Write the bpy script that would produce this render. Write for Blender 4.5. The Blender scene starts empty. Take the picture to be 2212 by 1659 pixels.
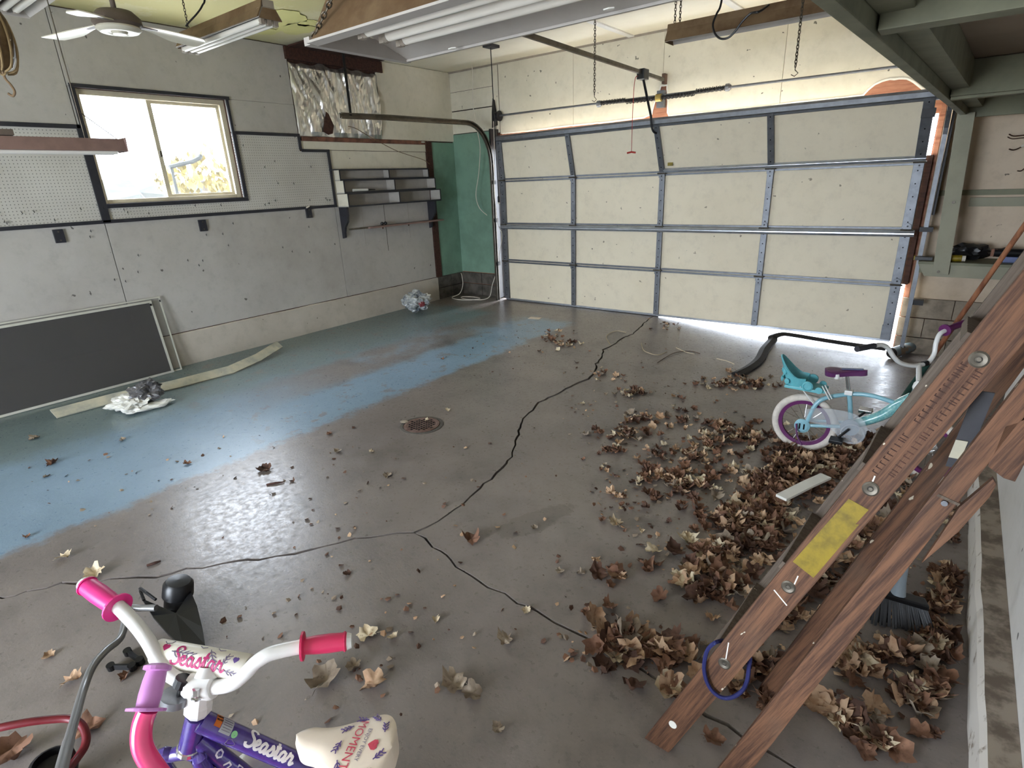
import bpy, bmesh, math, random
from mathutils import Vector, Matrix, noise
from mathutils.geometry import delaunay_2d_cdt
random.seed(7)
V = Vector
SC = bpy.context.scene
COL = SC.collection

# ------------------------------------------------------------------ camera, sky, exposure
W, H, FPX = 2212, 1659, 1210.75
CAM = V((0, 0, 1.63))
RIGHT = V((0.79560823, 0.60448009, -0.04014178))
DOWN = V((0.17571607, -0.29367231, -0.93961718))
FWD = V((-0.57976841, 0.7405136, -0.33986497))
cd = bpy.data.cameras.new('camera'); cam = bpy.data.objects.new('camera', cd); COL.objects.link(cam)
cd.sensor_width = 36; cd.lens = FPX / W * 36; cd.clip_start = 0.05; cd.clip_end = 200
Rm = Matrix((RIGHT, -DOWN, -FWD)).transposed()
cam.matrix_world = Matrix.Translation(CAM) @ Rm.to_4x4()
SC.camera = cam
SC.view_settings.view_transform = 'Standard'; SC.view_settings.look = 'None'
SC.view_settings.gamma = 1; SC.view_settings.use_curve_mapping = False
SC.view_settings.exposure = 1.0
SC.cycles.max_bounces = 10; SC.cycles.diffuse_bounces = 7; SC.cycles.glossy_bounces = 4
SC.cycles.transparent_max_bounces = 12
SC.cycles.sample_clamp_indirect = 6; SC.cycles.caustics_reflective = False; SC.cycles.caustics_refractive = False

wd = bpy.data.worlds.new('sky'); SC.world = wd; wd.use_nodes = True
nt = wd.node_tree; nt.nodes.clear()
bg = nt.nodes.new('ShaderNodeBackground'); out = nt.nodes.new('ShaderNodeOutputWorld')
bg.inputs[0].default_value = (0.80, 0.885, 1.0, 1); bg.inputs[1].default_value = 15.0   # bright even overcast
nt.links.new(bg.outputs[0], out.inputs[0])


def portal(name, loc, sx, sy, direction):
    l = bpy.data.lights.new(name, 'AREA'); l.shape = 'RECTANGLE'; l.size = sx; l.size_y = sy
    l.cycles.is_portal = True
    o = bpy.data.objects.new(name, l); COL.objects.link(o)
    o.location = loc; o.rotation_euler = V(direction).to_track_quat('-Z', 'Y').to_euler()


portal('window_daylight', (-6.22, 2.6, 2.05), 1.25, 0.92, (1, 0, 0))
portal('rear_doorway_daylight', (-2.3, -3.6, 1.1), 2.6, 2.3, (0, 1, 0))


# ------------------------------------------------------------------ measuring helpers (world metres from the survey of the photo)
def ray(px, py):
    return RIGHT * ((px - W / 2) / FPX) + DOWN * ((py - H / 2) / FPX) + FWD


def hit(px, py, ax, val):
    r = ray(px, py); return CAM + r * ((val - CAM[ax]) / r[ax])


def dep(px, py, d):
    return CAM + ray(px, py) * d


def sstep(a, b, x):
    t = max(0, min(1, (x - a) / (b - a))); return t * t * (3 - 2 * t)


def floor_z(x, y):           # the slab right of the long crack has sunk towards the garage door
    return -0.105 * max(0, min(1, (x + 2.72) / 2.3)) * sstep(2.0, 6.2, y) * (1 if x > -2.72 else 0)


def fl(px, py, up=0.0):
    z = 0.0
    for _ in range(4):
        p = hit(px, py, 2, z); z = floor_z(p.x, p.y)
    p.z = z + up
    return p


# ------------------------------------------------------------------ mesh builder
class MB:
    def __init__(s):
        s.v = []; s.f = []

    def add(s, vs, fs):
        b = len(s.v); s.v += [tuple(v) for v in vs]; s.f += [tuple(i + b for i in f) for f in fs]; return s

    def obox(s, o, ax, ay, az):
        o, ax, ay, az = V(o), V(ax), V(ay), V(az)
        vs = [o + ax * i + ay * j + az * k for k in (0, 1) for j in (0, 1) for i in (0, 1)]
        return s.add(vs, [(0, 2, 3, 1), (4, 5, 7, 6), (0, 1, 5, 4), (2, 6, 7, 3), (0, 4, 6, 2), (1, 3, 7, 5)])

    def box(s, x0, x1, y0, y1, z0, z1):
        return s.obox((x0, y0, z0), (x1 - x0, 0, 0), (0, y1 - y0, 0), (0, 0, z1 - z0))

    def bar(s, a, b, wv, tv):           # bar from a to b with cross-section vectors wv, tv (full sizes), centred
        a, b, wv, tv = V(a), V(b), V(wv), V(tv)
        return s.obox(a - wv / 2 - tv / 2, b - a, wv, tv)

    def prism(s, poly, o, ax, ay, az):  # poly in (ax, ay), extruded by az
        o, ax, ay, az = V(o), V(ax), V(ay), V(az); n = len(poly)
        vs = [o + ax * p[0] + ay * p[1] for p in poly] + [o + ax * p[0] + ay * p[1] + az for p in poly]
        fs = [tuple(range(n))[::-1], tuple(range(n, 2 * n))] + [(i, (i + 1) % n, (i + 1) % n + n, i + n) for i in range(n)]
        return s.add(vs, fs)

    def tube(s, pts, r, n=10, closed=False, caps=True, flat=None):
        pts = [V(p) for p in pts]; m = len(pts)
        rs = r if isinstance(r, (list, tuple)) else [r] * m
        up = None; vs = []
        for i, p in enumerate(pts):
            a = pts[(i - 1) % m] if (closed or i > 0) else p
            b = pts[(i + 1) % m] if (closed or i < m - 1) else p
            t = (b - a)
            t = t.normalized() if t.length > 1e-9 else V((0, 0, 1))
            if up is None:
                up = t.orthogonal().normalized()
            up = (up - t * up.dot(t))
            up = up.normalized() if up.length > 1e-6 else t.orthogonal().normalized()
            sd = t.cross(up)
            for k in range(n):
                an = 2 * math.pi * k / n
                vs.append(p + (up * math.cos(an) + sd * math.sin(an)) * rs[i])
        fs = []
        for i in range(m if closed else m - 1):
            j = (i + 1) % m
            for k in range(n):
                l = (k + 1) % n
                fs.append((i * n + k, i * n + l, j * n + l, j * n + k))
        if caps and not closed:
            fs.append(tuple(range(n))[::-1]); fs.append(tuple((m - 1) * n + k for k in range(n)))
        return s.add(vs, fs)

    def cyl(s, a, b, r, n=14, r2=None):
        return s.tube([a, b], [r, r if r2 is None else r2], n)

    def lathe(s, prof, o, axis, n=20):   # prof: (radius, height) along axis
        o, ax = V(o), V(axis).normalized(); u = ax.orthogonal().normalized(); w = ax.cross(u)
        vs = []
        for (r, h) in prof:
            for k in range(n):
                an = 2 * math.pi * k / n
                vs.append(o + ax * h + (u * math.cos(an) + w * math.sin(an)) * max(r, 1e-5))
        fs = []
        for i in range(len(prof) - 1):
            for k in range(n):
                l = (k + 1) % n
                fs.append((i * n + k, i * n + l, (i + 1) * n + l, (i + 1) * n + k))
        fs.append(tuple(range(n))[::-1]); fs.append(tuple((len(prof) - 1) * n + k for k in range(n)))
        return s.add(vs, fs)

    def torus(s, c, axis, R, r, n=36, m=10):
        c, ax = V(c), V(axis).normalized(); u = ax.orthogonal().normalized(); w = ax.cross(u)
        return s.tube([c + (u * math.cos(2 * math.pi * k / n) + w * math.sin(2 * math.pi * k / n)) * R for k in range(n)], r, m, closed=True)

    def ribbon(s, pts, width, nrm, th=0.0008):   # flat stroke along pts lying on a face with normal nrm
        pts = [V(p) for p in pts]; nrm = V(nrm).normalized(); vs = []; m = len(pts)
        for i, p in enumerate(pts):
            t = pts[min(i + 1, m - 1)] - pts[max(i - 1, 0)]
            sd = t.cross(nrm).normalized() * width / 2
            vs += [p - sd, p + sd, p - sd + nrm * th, p + sd + nrm * th]
        fs = []
        for i in range(m - 1):
            a, b = i * 4, i * 4 + 4
            fs += [(a + 2, a + 3, b + 3, b + 2), (a, b, b + 1, a + 1), (a, a + 2, b + 2, b), (a + 1, b + 1, b + 3, a + 3)]
        return s.add(vs, fs)

    def build(s, name, mat, parent=None, kind=None, smooth=False, bevel=0, local=False):
        me = bpy.data.meshes.new(name); me.from_pydata(s.v, [], s.f); me.validate(); me.update()
        bm = bmesh.new(); bm.from_mesh(me); bmesh.ops.recalc_face_normals(bm, faces=bm.faces)
        if bevel:
            bmesh.ops.bevel(bm, geom=[e for e in bm.edges if len(e.link_faces) == 2 and e.calc_face_angle(0) > 0.6], offset=bevel, segments=2, affect='EDGES', profile=0.7)
        bm.to_mesh(me); bm.free()
        o = bpy.data.objects.new(name, me); COL.objects.link(o)
        if mat is not None:
            me.materials.append(mat)
        if smooth:
            for p in me.polygons:
                p.use_smooth = True
            try:
                me.set_sharp_from_angle(angle=0.7)
            except Exception:
                pass
        if parent is not None:
            o.parent = parent
            if parent.type == 'EMPTY' and not local:
                o.location = -V(parent.location)
        if kind:
            o['kind'] = kind
        return o


def thing(name, label, cat, loc=(0, 0, 0), group=None, matrix=None):
    o = bpy.data.objects.new(name, None); COL.objects.link(o); o.empty_display_size = 0.1
    if matrix is not None:
        o.matrix_world = matrix
    else:
        o.location = loc
    return tag(o, label, cat, group)


def tag(o, label, cat, group=None):
    o['label'] = label; o['category'] = cat
    if group:
        o['group'] = group
    return o


def spline(pts, n=6):
    pts = [V(p) for p in pts]; out = []
    for i in range(len(pts) - 1):
        p0, p1, p2, p3 = pts[max(i - 1, 0)], pts[i], pts[i + 1], pts[min(i + 2, len(pts) - 1)]
        for k in range(n):
            t = k / n
            out.append(0.5 * ((2 * p1) + (p2 - p0) * t + (2 * p0 - 5 * p1 + 4 * p2 - p3) * t * t + (3 * p1 - p0 - 3 * p2 + p3) * t ** 3))
    out.append(pts[-1]); return out


def text_mesh(txt, size, m4, mat, parent, name='lettering', shear=0.0, extr=0.0004, off=0.0, local=False):
    c = bpy.data.curves.new(name, 'FONT'); c.body = txt; c.size = size; c.shear = shear; c.extrude = extr; c.offset = off
    c.align_x = 'CENTER'; c.align_y = 'CENTER'; c.resolution_u = 3
    o = bpy.data.objects.new(name, c); COL.objects.link(o)
    bpy.context.view_layer.update()
    me = bpy.data.meshes.new_from_object(o.evaluated_get(bpy.context.evaluated_depsgraph_get()))
    bpy.data.objects.remove(o); bpy.data.curves.remove(c)
    me.transform(m4); me.materials.clear(); me.materials.append(mat); me.name = name
    o = bpy.data.objects.new(name, me); COL.objects.link(o); o.parent = parent
    if parent.type == 'EMPTY' and not local:
        o.location = -V(parent.location)
    return o


def frame4(o, x, y, z):
    m = Matrix((x, y, z)).transposed().to_4x4(); m.translation = V(o); return m


# ------------------------------------------------------------------ materials
def lin(r, g, b):
    def f(c):
        c /= 255; return c / 12.92 if c <= 0.04045 else ((c + 0.055) / 1.055) ** 2.4
    return (f(r), f(g), f(b), 1)


class NT:
    def __init__(s, name):
        s.m = bpy.data.materials.new(name); s.m.use_nodes = True; s.t = s.m.node_tree
        s.b = s.t.nodes['Principled BSDF']; s.tc = s.t.nodes.new('ShaderNodeTexCoord')
        s.co = s.tc.outputs['Object']

    def put(s, node, i, v):
        if hasattr(v, 'is_linked') or isinstance(v, bpy.types.NodeSocket):
            s.t.links.new(v, node.inputs[i])
        elif v is not None:
            node.inputs[i].default_value = v

    def noise(s, scale, detail=4, rough=0.6, co=None, stretch=None):
        n = s.t.nodes.new('ShaderNodeTexNoise'); n.inputs['Scale'].default_value = scale
        n.inputs['Detail'].default_value = detail; n.inputs['Roughness'].default_value = rough
        c = co or s.co
        if stretch:
            mp = s.t.nodes.new('ShaderNodeMapping'); mp.inputs['Scale'].default_value = stretch
            s.t.links.new(c, mp.inputs[0]); c = mp.outputs[0]
        s.t.links.new(c, n.inputs['Vector']); return n.outputs['Fac']

    def ramp(s, v, a, b, lo=0.0, hi=1.0):
        n = s.t.nodes.new('ShaderNodeMapRange'); n.interpolation_type = 'SMOOTHSTEP'
        s.put(n, 0, v); n.inputs[1].default_value = a; n.inputs[2].default_value = b
        n.inputs[3].default_value = lo; n.inputs[4].default_value = hi; return n.outputs[0]

    def mix(s, f, a, b):
        n = s.t.nodes.new('ShaderNodeMix'); n.data_type = 'RGBA'
        s.put(n, 0, f); s.put(n, 6, a); s.put(n, 7, b); return n.outputs[2]

    def math(s, op, a, b=None, c=None):
        n = s.t.nodes.new('ShaderNodeMath'); n.operation = op; s.put(n, 0, a)
        if b is not None: s.put(n, 1, b)
        if c is not None: s.put(n, 2, c)
        return n.outputs[0]

    def xyz(s):
        n = s.t.nodes.new('ShaderNodeSeparateXYZ'); s.t.links.new(s.co, n.inputs[0]); return n.outputs

    def bump(s, h, strength=0.3, dist=0.01):
        n = s.t.nodes.new('ShaderNodeBump'); n.inputs['Strength'].default_value = strength; n.inputs['Distance'].default_value = dist
        s.put(n, 'Height', h); s.t.links.new(n.outputs[0], s.b.inputs['Normal'])

    def fin(s, col, rough=0.6, metal=0.0, spec=0.4):
        s.put(s.b, 'Base Color', col); s.put(s.b, 'Roughness', rough); s.put(s.b, 'Metallic', metal)
        s.b.inputs['Specular IOR Level'].default_value = spec; return s.m


def simple(name, c, rough=0.5, metal=0.0, var=0.12, scale=6, spec=0.4, bump=0.0, bscale=60, c2=None, lo=0.35, hi=0.7, stretch=None, coat=0):
    t = NT(name); c = tuple(c)
    c2 = c2 or tuple(max(0, x * (1 - var * 2)) for x in c[:3]) + (1,)
    f = t.ramp(t.noise(scale, 5, 0.65, stretch=stretch), lo, hi)
    if bump:
        t.bump(t.noise(bscale, 4, stretch=stretch), bump, 0.004)
    if coat:
        t.b.inputs['Coat Weight'].default_value = coat; t.b.inputs['Coat Roughness'].default_value = 0.08
    return t.fin(t.mix(f, c, c2), rough, metal, spec)


def dirty_wall(name, c, c2, speck=(0.02, 0.015, 0.01, 1), low=None):
    t = NT(name)
    big = t.ramp(t.noise(0.9, 6, 0.7), 0.35, 0.75)
    col = t.mix(big, c, c2)
    fine = t.ramp(t.noise(9, 6, 0.7), 0.45, 0.8, 0, 0.35)
    col = t.mix(fine, col, tuple(x * 0.7 for x in c2[:3]) + (1,))
    sp = t.ramp(t.noise(16, 2, 0.5), 0.735, 0.76, 0, 0.75)
    col = t.mix(sp, col, speck)
    t.bump(t.noise(70, 3), 0.08, 0.003)
    return t.fin(col, 0.65, 0, 0.3)


M = {}
M['wall_grey'] = dirty_wall('painted_board_grey', lin(180, 176, 170), lin(164, 159, 152))
M['wall_cream'] = dirty_wall('painted_board_cream', lin(222, 216, 200), lin(208, 202, 184))
M['wall_white'] = dirty_wall('white_board', lin(214, 211, 207), lin(200, 196, 190))
M['wall_pink'] = dirty_wall('cream_pink_board', lin(205, 188, 166), lin(178, 160, 138))
M['green_wall'] = simple('green_paint', lin(124, 157, 138), 0.6, var=0.12, scale=2.5)
M['foundation'] = dirty_wall('cream_foundation', lin(186, 178, 166), lin(166, 157, 144), speck=lin(70, 55, 40))
M['block'] = simple('grey_block', lin(150, 138, 122), 0.9, var=0.25, scale=5, bump=0.5, bscale=40)
M['dark_block'] = simple('dark_block', lin(98, 92, 84), 0.9, var=0.3, scale=7, bump=0.6, bscale=30)
M['dark_trim'] = simple('dark_batten', lin(46, 46, 52), 0.5, var=0.15, scale=12)
M['bare_wood'] = simple('bare_reddish_wood', lin(166, 116, 92), 0.75, c2=lin(130, 84, 66), scale=5, stretch=(0.6, 4, 6))
M['rail_wood'] = simple('old_brown_rail', lin(130, 88, 70), 0.8, c2=lin(84, 56, 46), scale=9)
M['dark_wood'] = simple('dark_old_wood', lin(78, 50, 40), 0.8, var=0.3, scale=8, stretch=(1, 6, 6))
M['white_chip_glow'] = simple('white_chip_and_glow', lin(240, 238, 230), 0.8, var=0.03)  # white for chips and scrap, and for the painted glow on the header edge
M['galv'] = simple('galvanised_steel', lin(118, 121, 126), 0.45, 0.7, var=0.12, scale=14)
M['galv_bright'] = simple('bright_galvanised_steel', lin(196, 202, 212), 0.30, 0.85, var=0.1, scale=10)
M['old_steel'] = simple('dull_steel', lin(104, 98, 88), 0.45, 0.7, var=0.2, scale=9)
M['black_steel'] = simple('black_steel', lin(34, 33, 34), 0.45, 0.3, var=0.2)
M['door_panel'] = dirty_wall('door_panel_cream', lin(233, 223, 200), lin(225, 214, 190), speck=lin(120, 108, 90))
M['alu'] = simple('cream_aluminium', lin(206, 196, 172), 0.4, 0.2, var=0.08)
M['green_loft'] = simple('faded_green_paint', lin(128, 128, 106), 0.65, c2=lin(108, 109, 90), scale=4, bump=0.15)
M['loft_ply'] = simple('loft_underside_board', lin(150, 134, 116), 0.75, var=0.1, scale=2)
M['green_post'] = simple('pale_green_paint', lin(150, 148, 128), 0.6, var=0.08, scale=4)
M['white_paint'] = simple('white_enamel', lin(228, 228, 226), 0.28, var=0.03, spec=0.5)
M['lamp_white'] = simple('lamp_enamel', lin(184, 179, 173), 0.45, var=0.05)
M['tube_glass'] = simple('unlit_tube', lin(236, 232, 222), 0.18, var=0.02, spec=0.6)
M['lamp_brown'] = simple('dusty_lamp_steel', lin(122, 100, 74), 0.6, c2=lin(96, 72, 48), scale=5)
M['lamp_grey'] = simple('dusty_grey_top', lin(160, 150, 138), 0.7, var=0.1)
M['lamp_red'] = simple('reddish_brown_steel', lin(138, 112, 104), 0.6, var=0.12, scale=5)
M['rubber'] = simple('black_rubber', lin(36, 32, 30), 0.7, var=0.3, scale=8)
M['plastic_black'] = simple('black_plastic', lin(22, 22, 24), 0.35, var=0.1)
M['cord_white'] = simple('white_cord', lin(215, 208, 195), 0.8, var=0.05)
M['red_plastic'] = simple('red_plastic', lin(160, 42, 34), 0.4, var=0.1)
M['yellow'] = simple('yellow_sticker', lin(142, 122, 20), 0.5, c2=lin(104, 88, 16), scale=18)
M['rust'] = simple('rusty_iron', lin(122, 100, 90), 0.75, 0.3, c2=lin(88, 62, 50), scale=12, bump=0.4, bscale=80)
M['hole_black'] = simple('black_void', (0.006, 0.005, 0.005, 1), 0.9, var=0.0, spec=0.1)
M['chain'] = simple('chain_steel', lin(92, 84, 72), 0.45, 0.7, var=0.2)
M['brass'] = simple('brass', lin(170, 150, 90), 0.35, 0.8)
M['bag_white'] = simple('white_plastic_film', lin(226, 224, 216), 0.3, var=0.08, scale=9, spec=0.5)
M['bag_grey'] = simple('grey_plastic_film', lin(98, 96, 96), 0.3, c2=lin(58, 56, 58), scale=12, spec=0.5)
M['bag_print'] = simple('printed_plastic_film', lin(190, 192, 190), 0.28, c2=lin(84, 92, 100), scale=14, spec=0.5)
M['bag_red'] = simple('red_print_film', lin(140, 62, 66), 0.35, var=0.1)
M['card'] = simple('pale_card', lin(228, 214, 196), 0.6, var=0.03)
M['scrap'] = simple('white_painted_scrap', lin(232, 222, 200), 0.6, var=0.06)
M['strip_wood'] = simple('pale_painted_strip', lin(186, 180, 158), 0.6, c2=lin(150, 150, 140), scale=6)
M['copper'] = simple('wire_brown', lin(74, 48, 36), 0.5, var=0.1)
M['pole_wood'] = simple('brown_handle', lin(150, 100, 70), 0.5, c2=lin(104, 62, 42), scale=3, stretch=(8, 8, 1))
M['pole_green'] = simple('dark_green_plastic', lin(36, 66, 58), 0.5, var=0.1)
M['pipe_paint'] = simple('flaking_blue_grey_paint', lin(118, 132, 138), 0.6, c2=lin(136, 118, 98), scale=10, lo=0.45, hi=0.55)
M['blue_cord'] = simple('blue_string', lin(34, 38, 92), 0.8, c2=lin(90, 110, 160), scale=30, lo=0.66, hi=0.7)
M['bristle'] = simple('black_bristle', lin(33, 33, 36), 0.45, var=0.2)
M['grey_blue'] = simple('grey_blue_plastic', lin(140, 152, 162), 0.45, var=0.06)
# bicycles
M['aqua'] = simple('aqua_enamel', lin(138, 186, 200), 0.3, var=0.06, spec=0.5, coat=0.4)
M['aqua_deep'] = simple('teal_flake_enamel', lin(96, 160, 166), 0.22, c2=lin(150, 196, 190), scale=60, spec=0.6, coat=0.6)
M['turq'] = simple('turquoise_plastic', lin(104, 182, 192), 0.4, var=0.08, scale=20)
M['turq_in'] = simple('deep_turquoise_plastic', lin(26, 110, 140), 0.45, var=0.1)
M['tire_white'] = simple('off_white_tyre', lin(214, 206, 196), 0.7, var=0.1, scale=20)
M['purple_rim'] = simple('plum_rim', lin(98, 40, 92), 0.35, var=0.08)
M['plum'] = simple('plum_vinyl', lin(92, 48, 92), 0.35, var=0.06)
M['blue_vinyl'] = simple('blue_vinyl', lin(96, 108, 150), 0.4, var=0.1)
M['chrome'] = simple('chrome', lin(205, 205, 205), 0.18, 0.95, var=0.04)
M['purple'] = simple('purple_enamel', lin(72, 52, 138), 0.22, c2=lin(60, 42, 118), scale=40, spec=0.6, coat=0.7)
M['pink_hot'] = simple('hot_pink_rubber', lin(232, 50, 140), 0.4, var=0.05, spec=0.5)
M['pink_red'] = simple('pink_red_rubber', lin(214, 48, 96), 0.4, var=0.05, spec=0.5)
M['pink_tube'] = simple('pink_enamel', lin(244, 60, 128), 0.2, var=0.03, spec=0.6, coat=0.7)
M['lilac'] = simple('lilac_rubber', lin(206, 140, 208), 0.4, var=0.05)
M['saddle'] = simple('cream_vinyl', lin(232, 218, 200), 0.35, var=0.04, spec=0.5)
M['pad'] = simple('white_vinyl_pad', lin(230, 226, 214), 0.4, var=0.03)
M['ink_purple'] = simple('purple_ink', lin(92, 70, 130), 0.5, var=0.0)
M['ink_grey'] = simple('grey_purple_ink', lin(110, 100, 124), 0.5, var=0.0)
M['ink_pink'] = simple('magenta_ink', lin(172, 36, 100), 0.5, var=0.0)
M['ink_red'] = simple('red_ink', lin(200, 70, 90), 0.5, var=0.0)
M['ink_white'] = simple('white_ink', lin(240, 236, 240), 0.5, var=0.0)
M['ink_black'] = simple('black_ink', lin(28, 24, 24), 0.6, var=0.0)
M['sticker_orange'] = simple('orange_sticker', lin(206, 110, 40), 0.5, var=0.03)
M['sticker_grey'] = simple('silver_sticker', lin(176, 180, 186), 0.4, var=0.05)
M['sticker_green'] = simple('green_sticker', lin(150, 220, 160), 0.5, var=0.05)
M['reflector'] = simple('grey_reflector', lin(128, 130, 134), .25, .3, var=.1, scale=40)
M['shaft_grey'] = simple('grey_metal_shaft', lin(138, 138, 138), .35, .5, var=.06)
M['foil'] = simple('crumpled_foil', lin(240, 238, 234), 0.28, 0.95, var=0.06, scale=6)
M['fan_paint'] = simple('cream_fan_enamel', lin(222, 216, 196), 0.3, var=0.04, spec=0.5)
M['fan_dark'] = simple('dusty_fan_brown', lin(104, 92, 82), 0.55, var=0.12)
M['gravel'] = simple('pale_driveway', lin(200, 196, 188), 0.9, var=0.05)
M['hedge'] = simple('grey_green_hedge', (.022, .024, .022, 1), 0.9, var=0.2, scale=3)
M['yellow_leaf'] = simple('yellow_foliage', (.13, .10, .03, 1), 0.9, var=0.3, scale=5)
M['trunk'] = simple('grey_bark', lin(80, 74, 66), 0.9, var=0.2)
M['net_wood'] = simple('old_varnished_block', lin(118, 98, 68), 0.5, c2=lin(86, 64, 44), scale=9)
M['rope'] = simple('pale_rope', lin(150, 128, 92), 0.8, var=0.1, scale=40)
M['seam'] = simple('dark_joint', lin(60, 52, 44), 0.9, var=0.1)
M['screen_frame'] = simple('pale_aluminium', lin(196, 194, 182), 0.45, 0.2, var=0.06)


def clear_mat(name, col, alpha, rough=0.1):
    m = bpy.data.materials.new(name); m.use_nodes = True; t = m.node_tree; t.nodes.clear()
    o = t.nodes.new('ShaderNodeOutputMaterial'); mx = t.nodes.new('ShaderNodeMixShader')
    tr = t.nodes.new('ShaderNodeBsdfTransparent'); gl = t.nodes.new('ShaderNodeBsdfPrincipled')
    gl.inputs['Base Color'].default_value = col; gl.inputs['Roughness'].default_value = rough
    mx.inputs[0].default_value = alpha
    t.links.new(tr.outputs[0], mx.inputs[1]); t.links.new(gl.outputs[0], mx.inputs[2]); t.links.new(mx.outputs[0], o.inputs[0])
    return m


M['glass'] = clear_mat('window_glass', (0.9, 0.9, 0.9, 1), 0.06, 0.02)
M['mesh'] = clear_mat('insect_mesh', lin(74, 72, 70), 0.66, 0.8)
M['mesh_thin'] = clear_mat('thin_insect_mesh', lin(140, 138, 132), 0.12, 0.8)
M['clear_plastic'] = clear_mat('clear_plastic', lin(206, 212, 218), 0.26, 0.12)


def mat_peg():
    t = NT('pegboard'); X = t.xyz()
    p = 0.0254
    fy = t.math('SUBTRACT', t.math('FRACT', t.math('DIVIDE', X[1], p)), 0.5)
    fz = t.math('SUBTRACT', t.math('FRACT', t.math('DIVIDE', X[2], p)), 0.5)
    d = t.math('SQRT', t.math('ADD', t.math('MULTIPLY', fy, fy), t.math('MULTIPLY', fz, fz)))
    hole = t.ramp(d, 0.12, 0.16, 0.8, 0.0)
    base = t.mix(t.ramp(t.noise(1.2, 5), 0.35, 0.7), lin(196, 193, 186), lin(180, 176, 168))
    sp = t.ramp(t.noise(13, 2), 0.74, 0.77, 0, 0.8)
    return t.fin(t.mix(sp, t.mix(hole, base, lin(60, 58, 54)), lin(50, 44, 40)), 0.6, 0, 0.3)


M['peg'] = mat_peg()


def mat_ceiling():
    t = NT('ceiling_paint'); X = t.xyz()
    n = t.noise(0.8, 4)
    yx = t.math('ADD', X[0], t.math('MULTIPLY', n, 1.6))
    m = t.ramp(yx, -3.2, -1.6, 1.0, 0.0)          # yellowed old paint towards the window side
    yy = t.ramp(t.math('ADD', X[1], t.math('MULTIPLY', n, 1.0)), 3.6, 5.2, 1.0, 0.0)
    m = t.math('MULTIPLY', m, yy)
    peel = t.ramp(t.noise(2.3, 6, 0.7), 0.52, 0.56)
    yel = t.mix(peel, lin(214, 206, 152), lin(220, 213, 170))
    white = t.mix(t.ramp(t.noise(1.5, 4), 0.3, 0.7), lin(232, 227, 210), lin(222, 216, 198))
    t.bump(t.noise(8, 5), 0.12, 0.01)
    return t.fin(t.mix(m, white, yel), 0.7, 0, 0.3)


M['ceiling'] = mat_ceiling()


def mat_floor():
    t = NT('painted_concrete'); X = t.xyz()
    n1 = t.noise(0.7, 6, 0.65); n2 = t.noise(3.2, 8, 0.7); n3 = t.noise(26, 6, 0.7); n4 = t.noise(90, 3, 0.6)
    con = t.mix(t.ramp(n1, 0.3, 0.7), lin(140, 131, 125), lin(117, 108, 103))
    con = t.mix(t.ramp(n2, 0.42, 0.75, 0, 0.55), con, lin(94, 89, 86))
    con = t.mix(t.ramp(n3, 0.52, 0.75, 0, 0.45), con, lin(80, 75, 72))
    con = t.mix(t.ramp(n4, 0.62, 0.8, 0, 0.35), con, lin(176, 168, 154))
    # dark oily stains
    con = t.mix(t.ramp(t.noise(1.6, 3), 0.58, 0.72, 0, 0.35), con, lin(78, 70, 60))
    blue = t.mix(t.ramp(n1, 0.35, 0.65), lin(136, 160, 181), lin(120, 143, 162))
    blue = t.mix(t.ramp(n3, 0.5, 0.8, 0, 0.4), blue, lin(116, 136, 150))
    wall_d = t.ramp(t.math('ADD', X[0], t.math('MULTIPLY', n2, 0.9)), -4.55, -3.95, 1.0, 0.0)   # dirtier, greener by the wall
    blue = t.mix(t.math('MULTIPLY', wall_d, 0.85), blue, lin(108, 122, 120))
    edge = t.math('ADD', X[0], t.math('ADD', t.math('MULTIPLY', n2, 0.42), t.math('MULTIPLY', n3, 0.10)))
    mb = t.ramp(edge, -3.25, -3.13, 1.0, 0.0)
    far = t.ramp(t.math('ADD', X[1], t.math('MULTIPLY', n2, 0.8)), 5.9, 6.2, 1.0, 0.0)
    mb = t.math('MULTIPLY', mb, far)
    # worn band along the middle of the painted strip
    cx = t.math('ABSOLUTE', t.math('ADD', X[0], 4.42))
    wb = t.math('MULTIPLY', t.ramp(t.math('SUBTRACT', cx, t.math('MULTIPLY', n2, 0.5)), -0.06, 0.16, 1.0, 0.0), t.ramp(X[1], 1.7, 3.0))
    wb = t.math('MULTIPLY', wb, t.ramp(n1, 0.36, 0.5))
    spot = t.math('MULTIPLY', t.ramp(t.noise(6, 5, .7), .56, .62), t.ramp(X[1], 1.3, 2.2))
    wear = t.math('MAXIMUM', t.math('MAXIMUM', t.math('MULTIPLY', wb, 0.9), t.math('MULTIPLY', spot, .7)), t.ramp(n3, 0.66, 0.74, 0, 0.7))
    mb = t.math('MULTIPLY', mb, t.math('SUBTRACT', 1.0, wear))
    col = t.mix(mb, con, blue)
    dx = t.math('SUBTRACT', X[0], -1.44); dyy = t.math('SUBTRACT', X[1], 1.97)
    u1 = t.math('ADD', t.math('MULTIPLY', dx, 4.6), t.math('MULTIPLY', dyy, -1.6)); u2 = t.math('ADD', t.math('MULTIPLY', dx, .4), t.math('MULTIPLY', dyy, 1.9))
    dd = t.math('ADD', t.math('SQRT', t.math('ADD', t.math('MULTIPLY', u1, u1), t.math('MULTIPLY', u2, u2))), t.math('MULTIPLY', n2, 1.1))
    damp = t.ramp(dd, .95, 1.0, 1.0, 0.0)            # damp stain
    col = t.mix(t.math('MULTIPLY', damp, .32), col, lin(70, 64, 56))
    rough = t.math('ADD', 0.27, t.math('MULTIPLY', t.ramp(n3, .35, .7), 0.18))
    t.bump(t.math('ADD', t.math('MULTIPLY', n3, 0.6), t.math('MULTIPLY', n4, 0.4)), 0.22, 0.004)
    return t.fin(col, rough, 0, 0.6)


M['floor'] = mat_floor()


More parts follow.
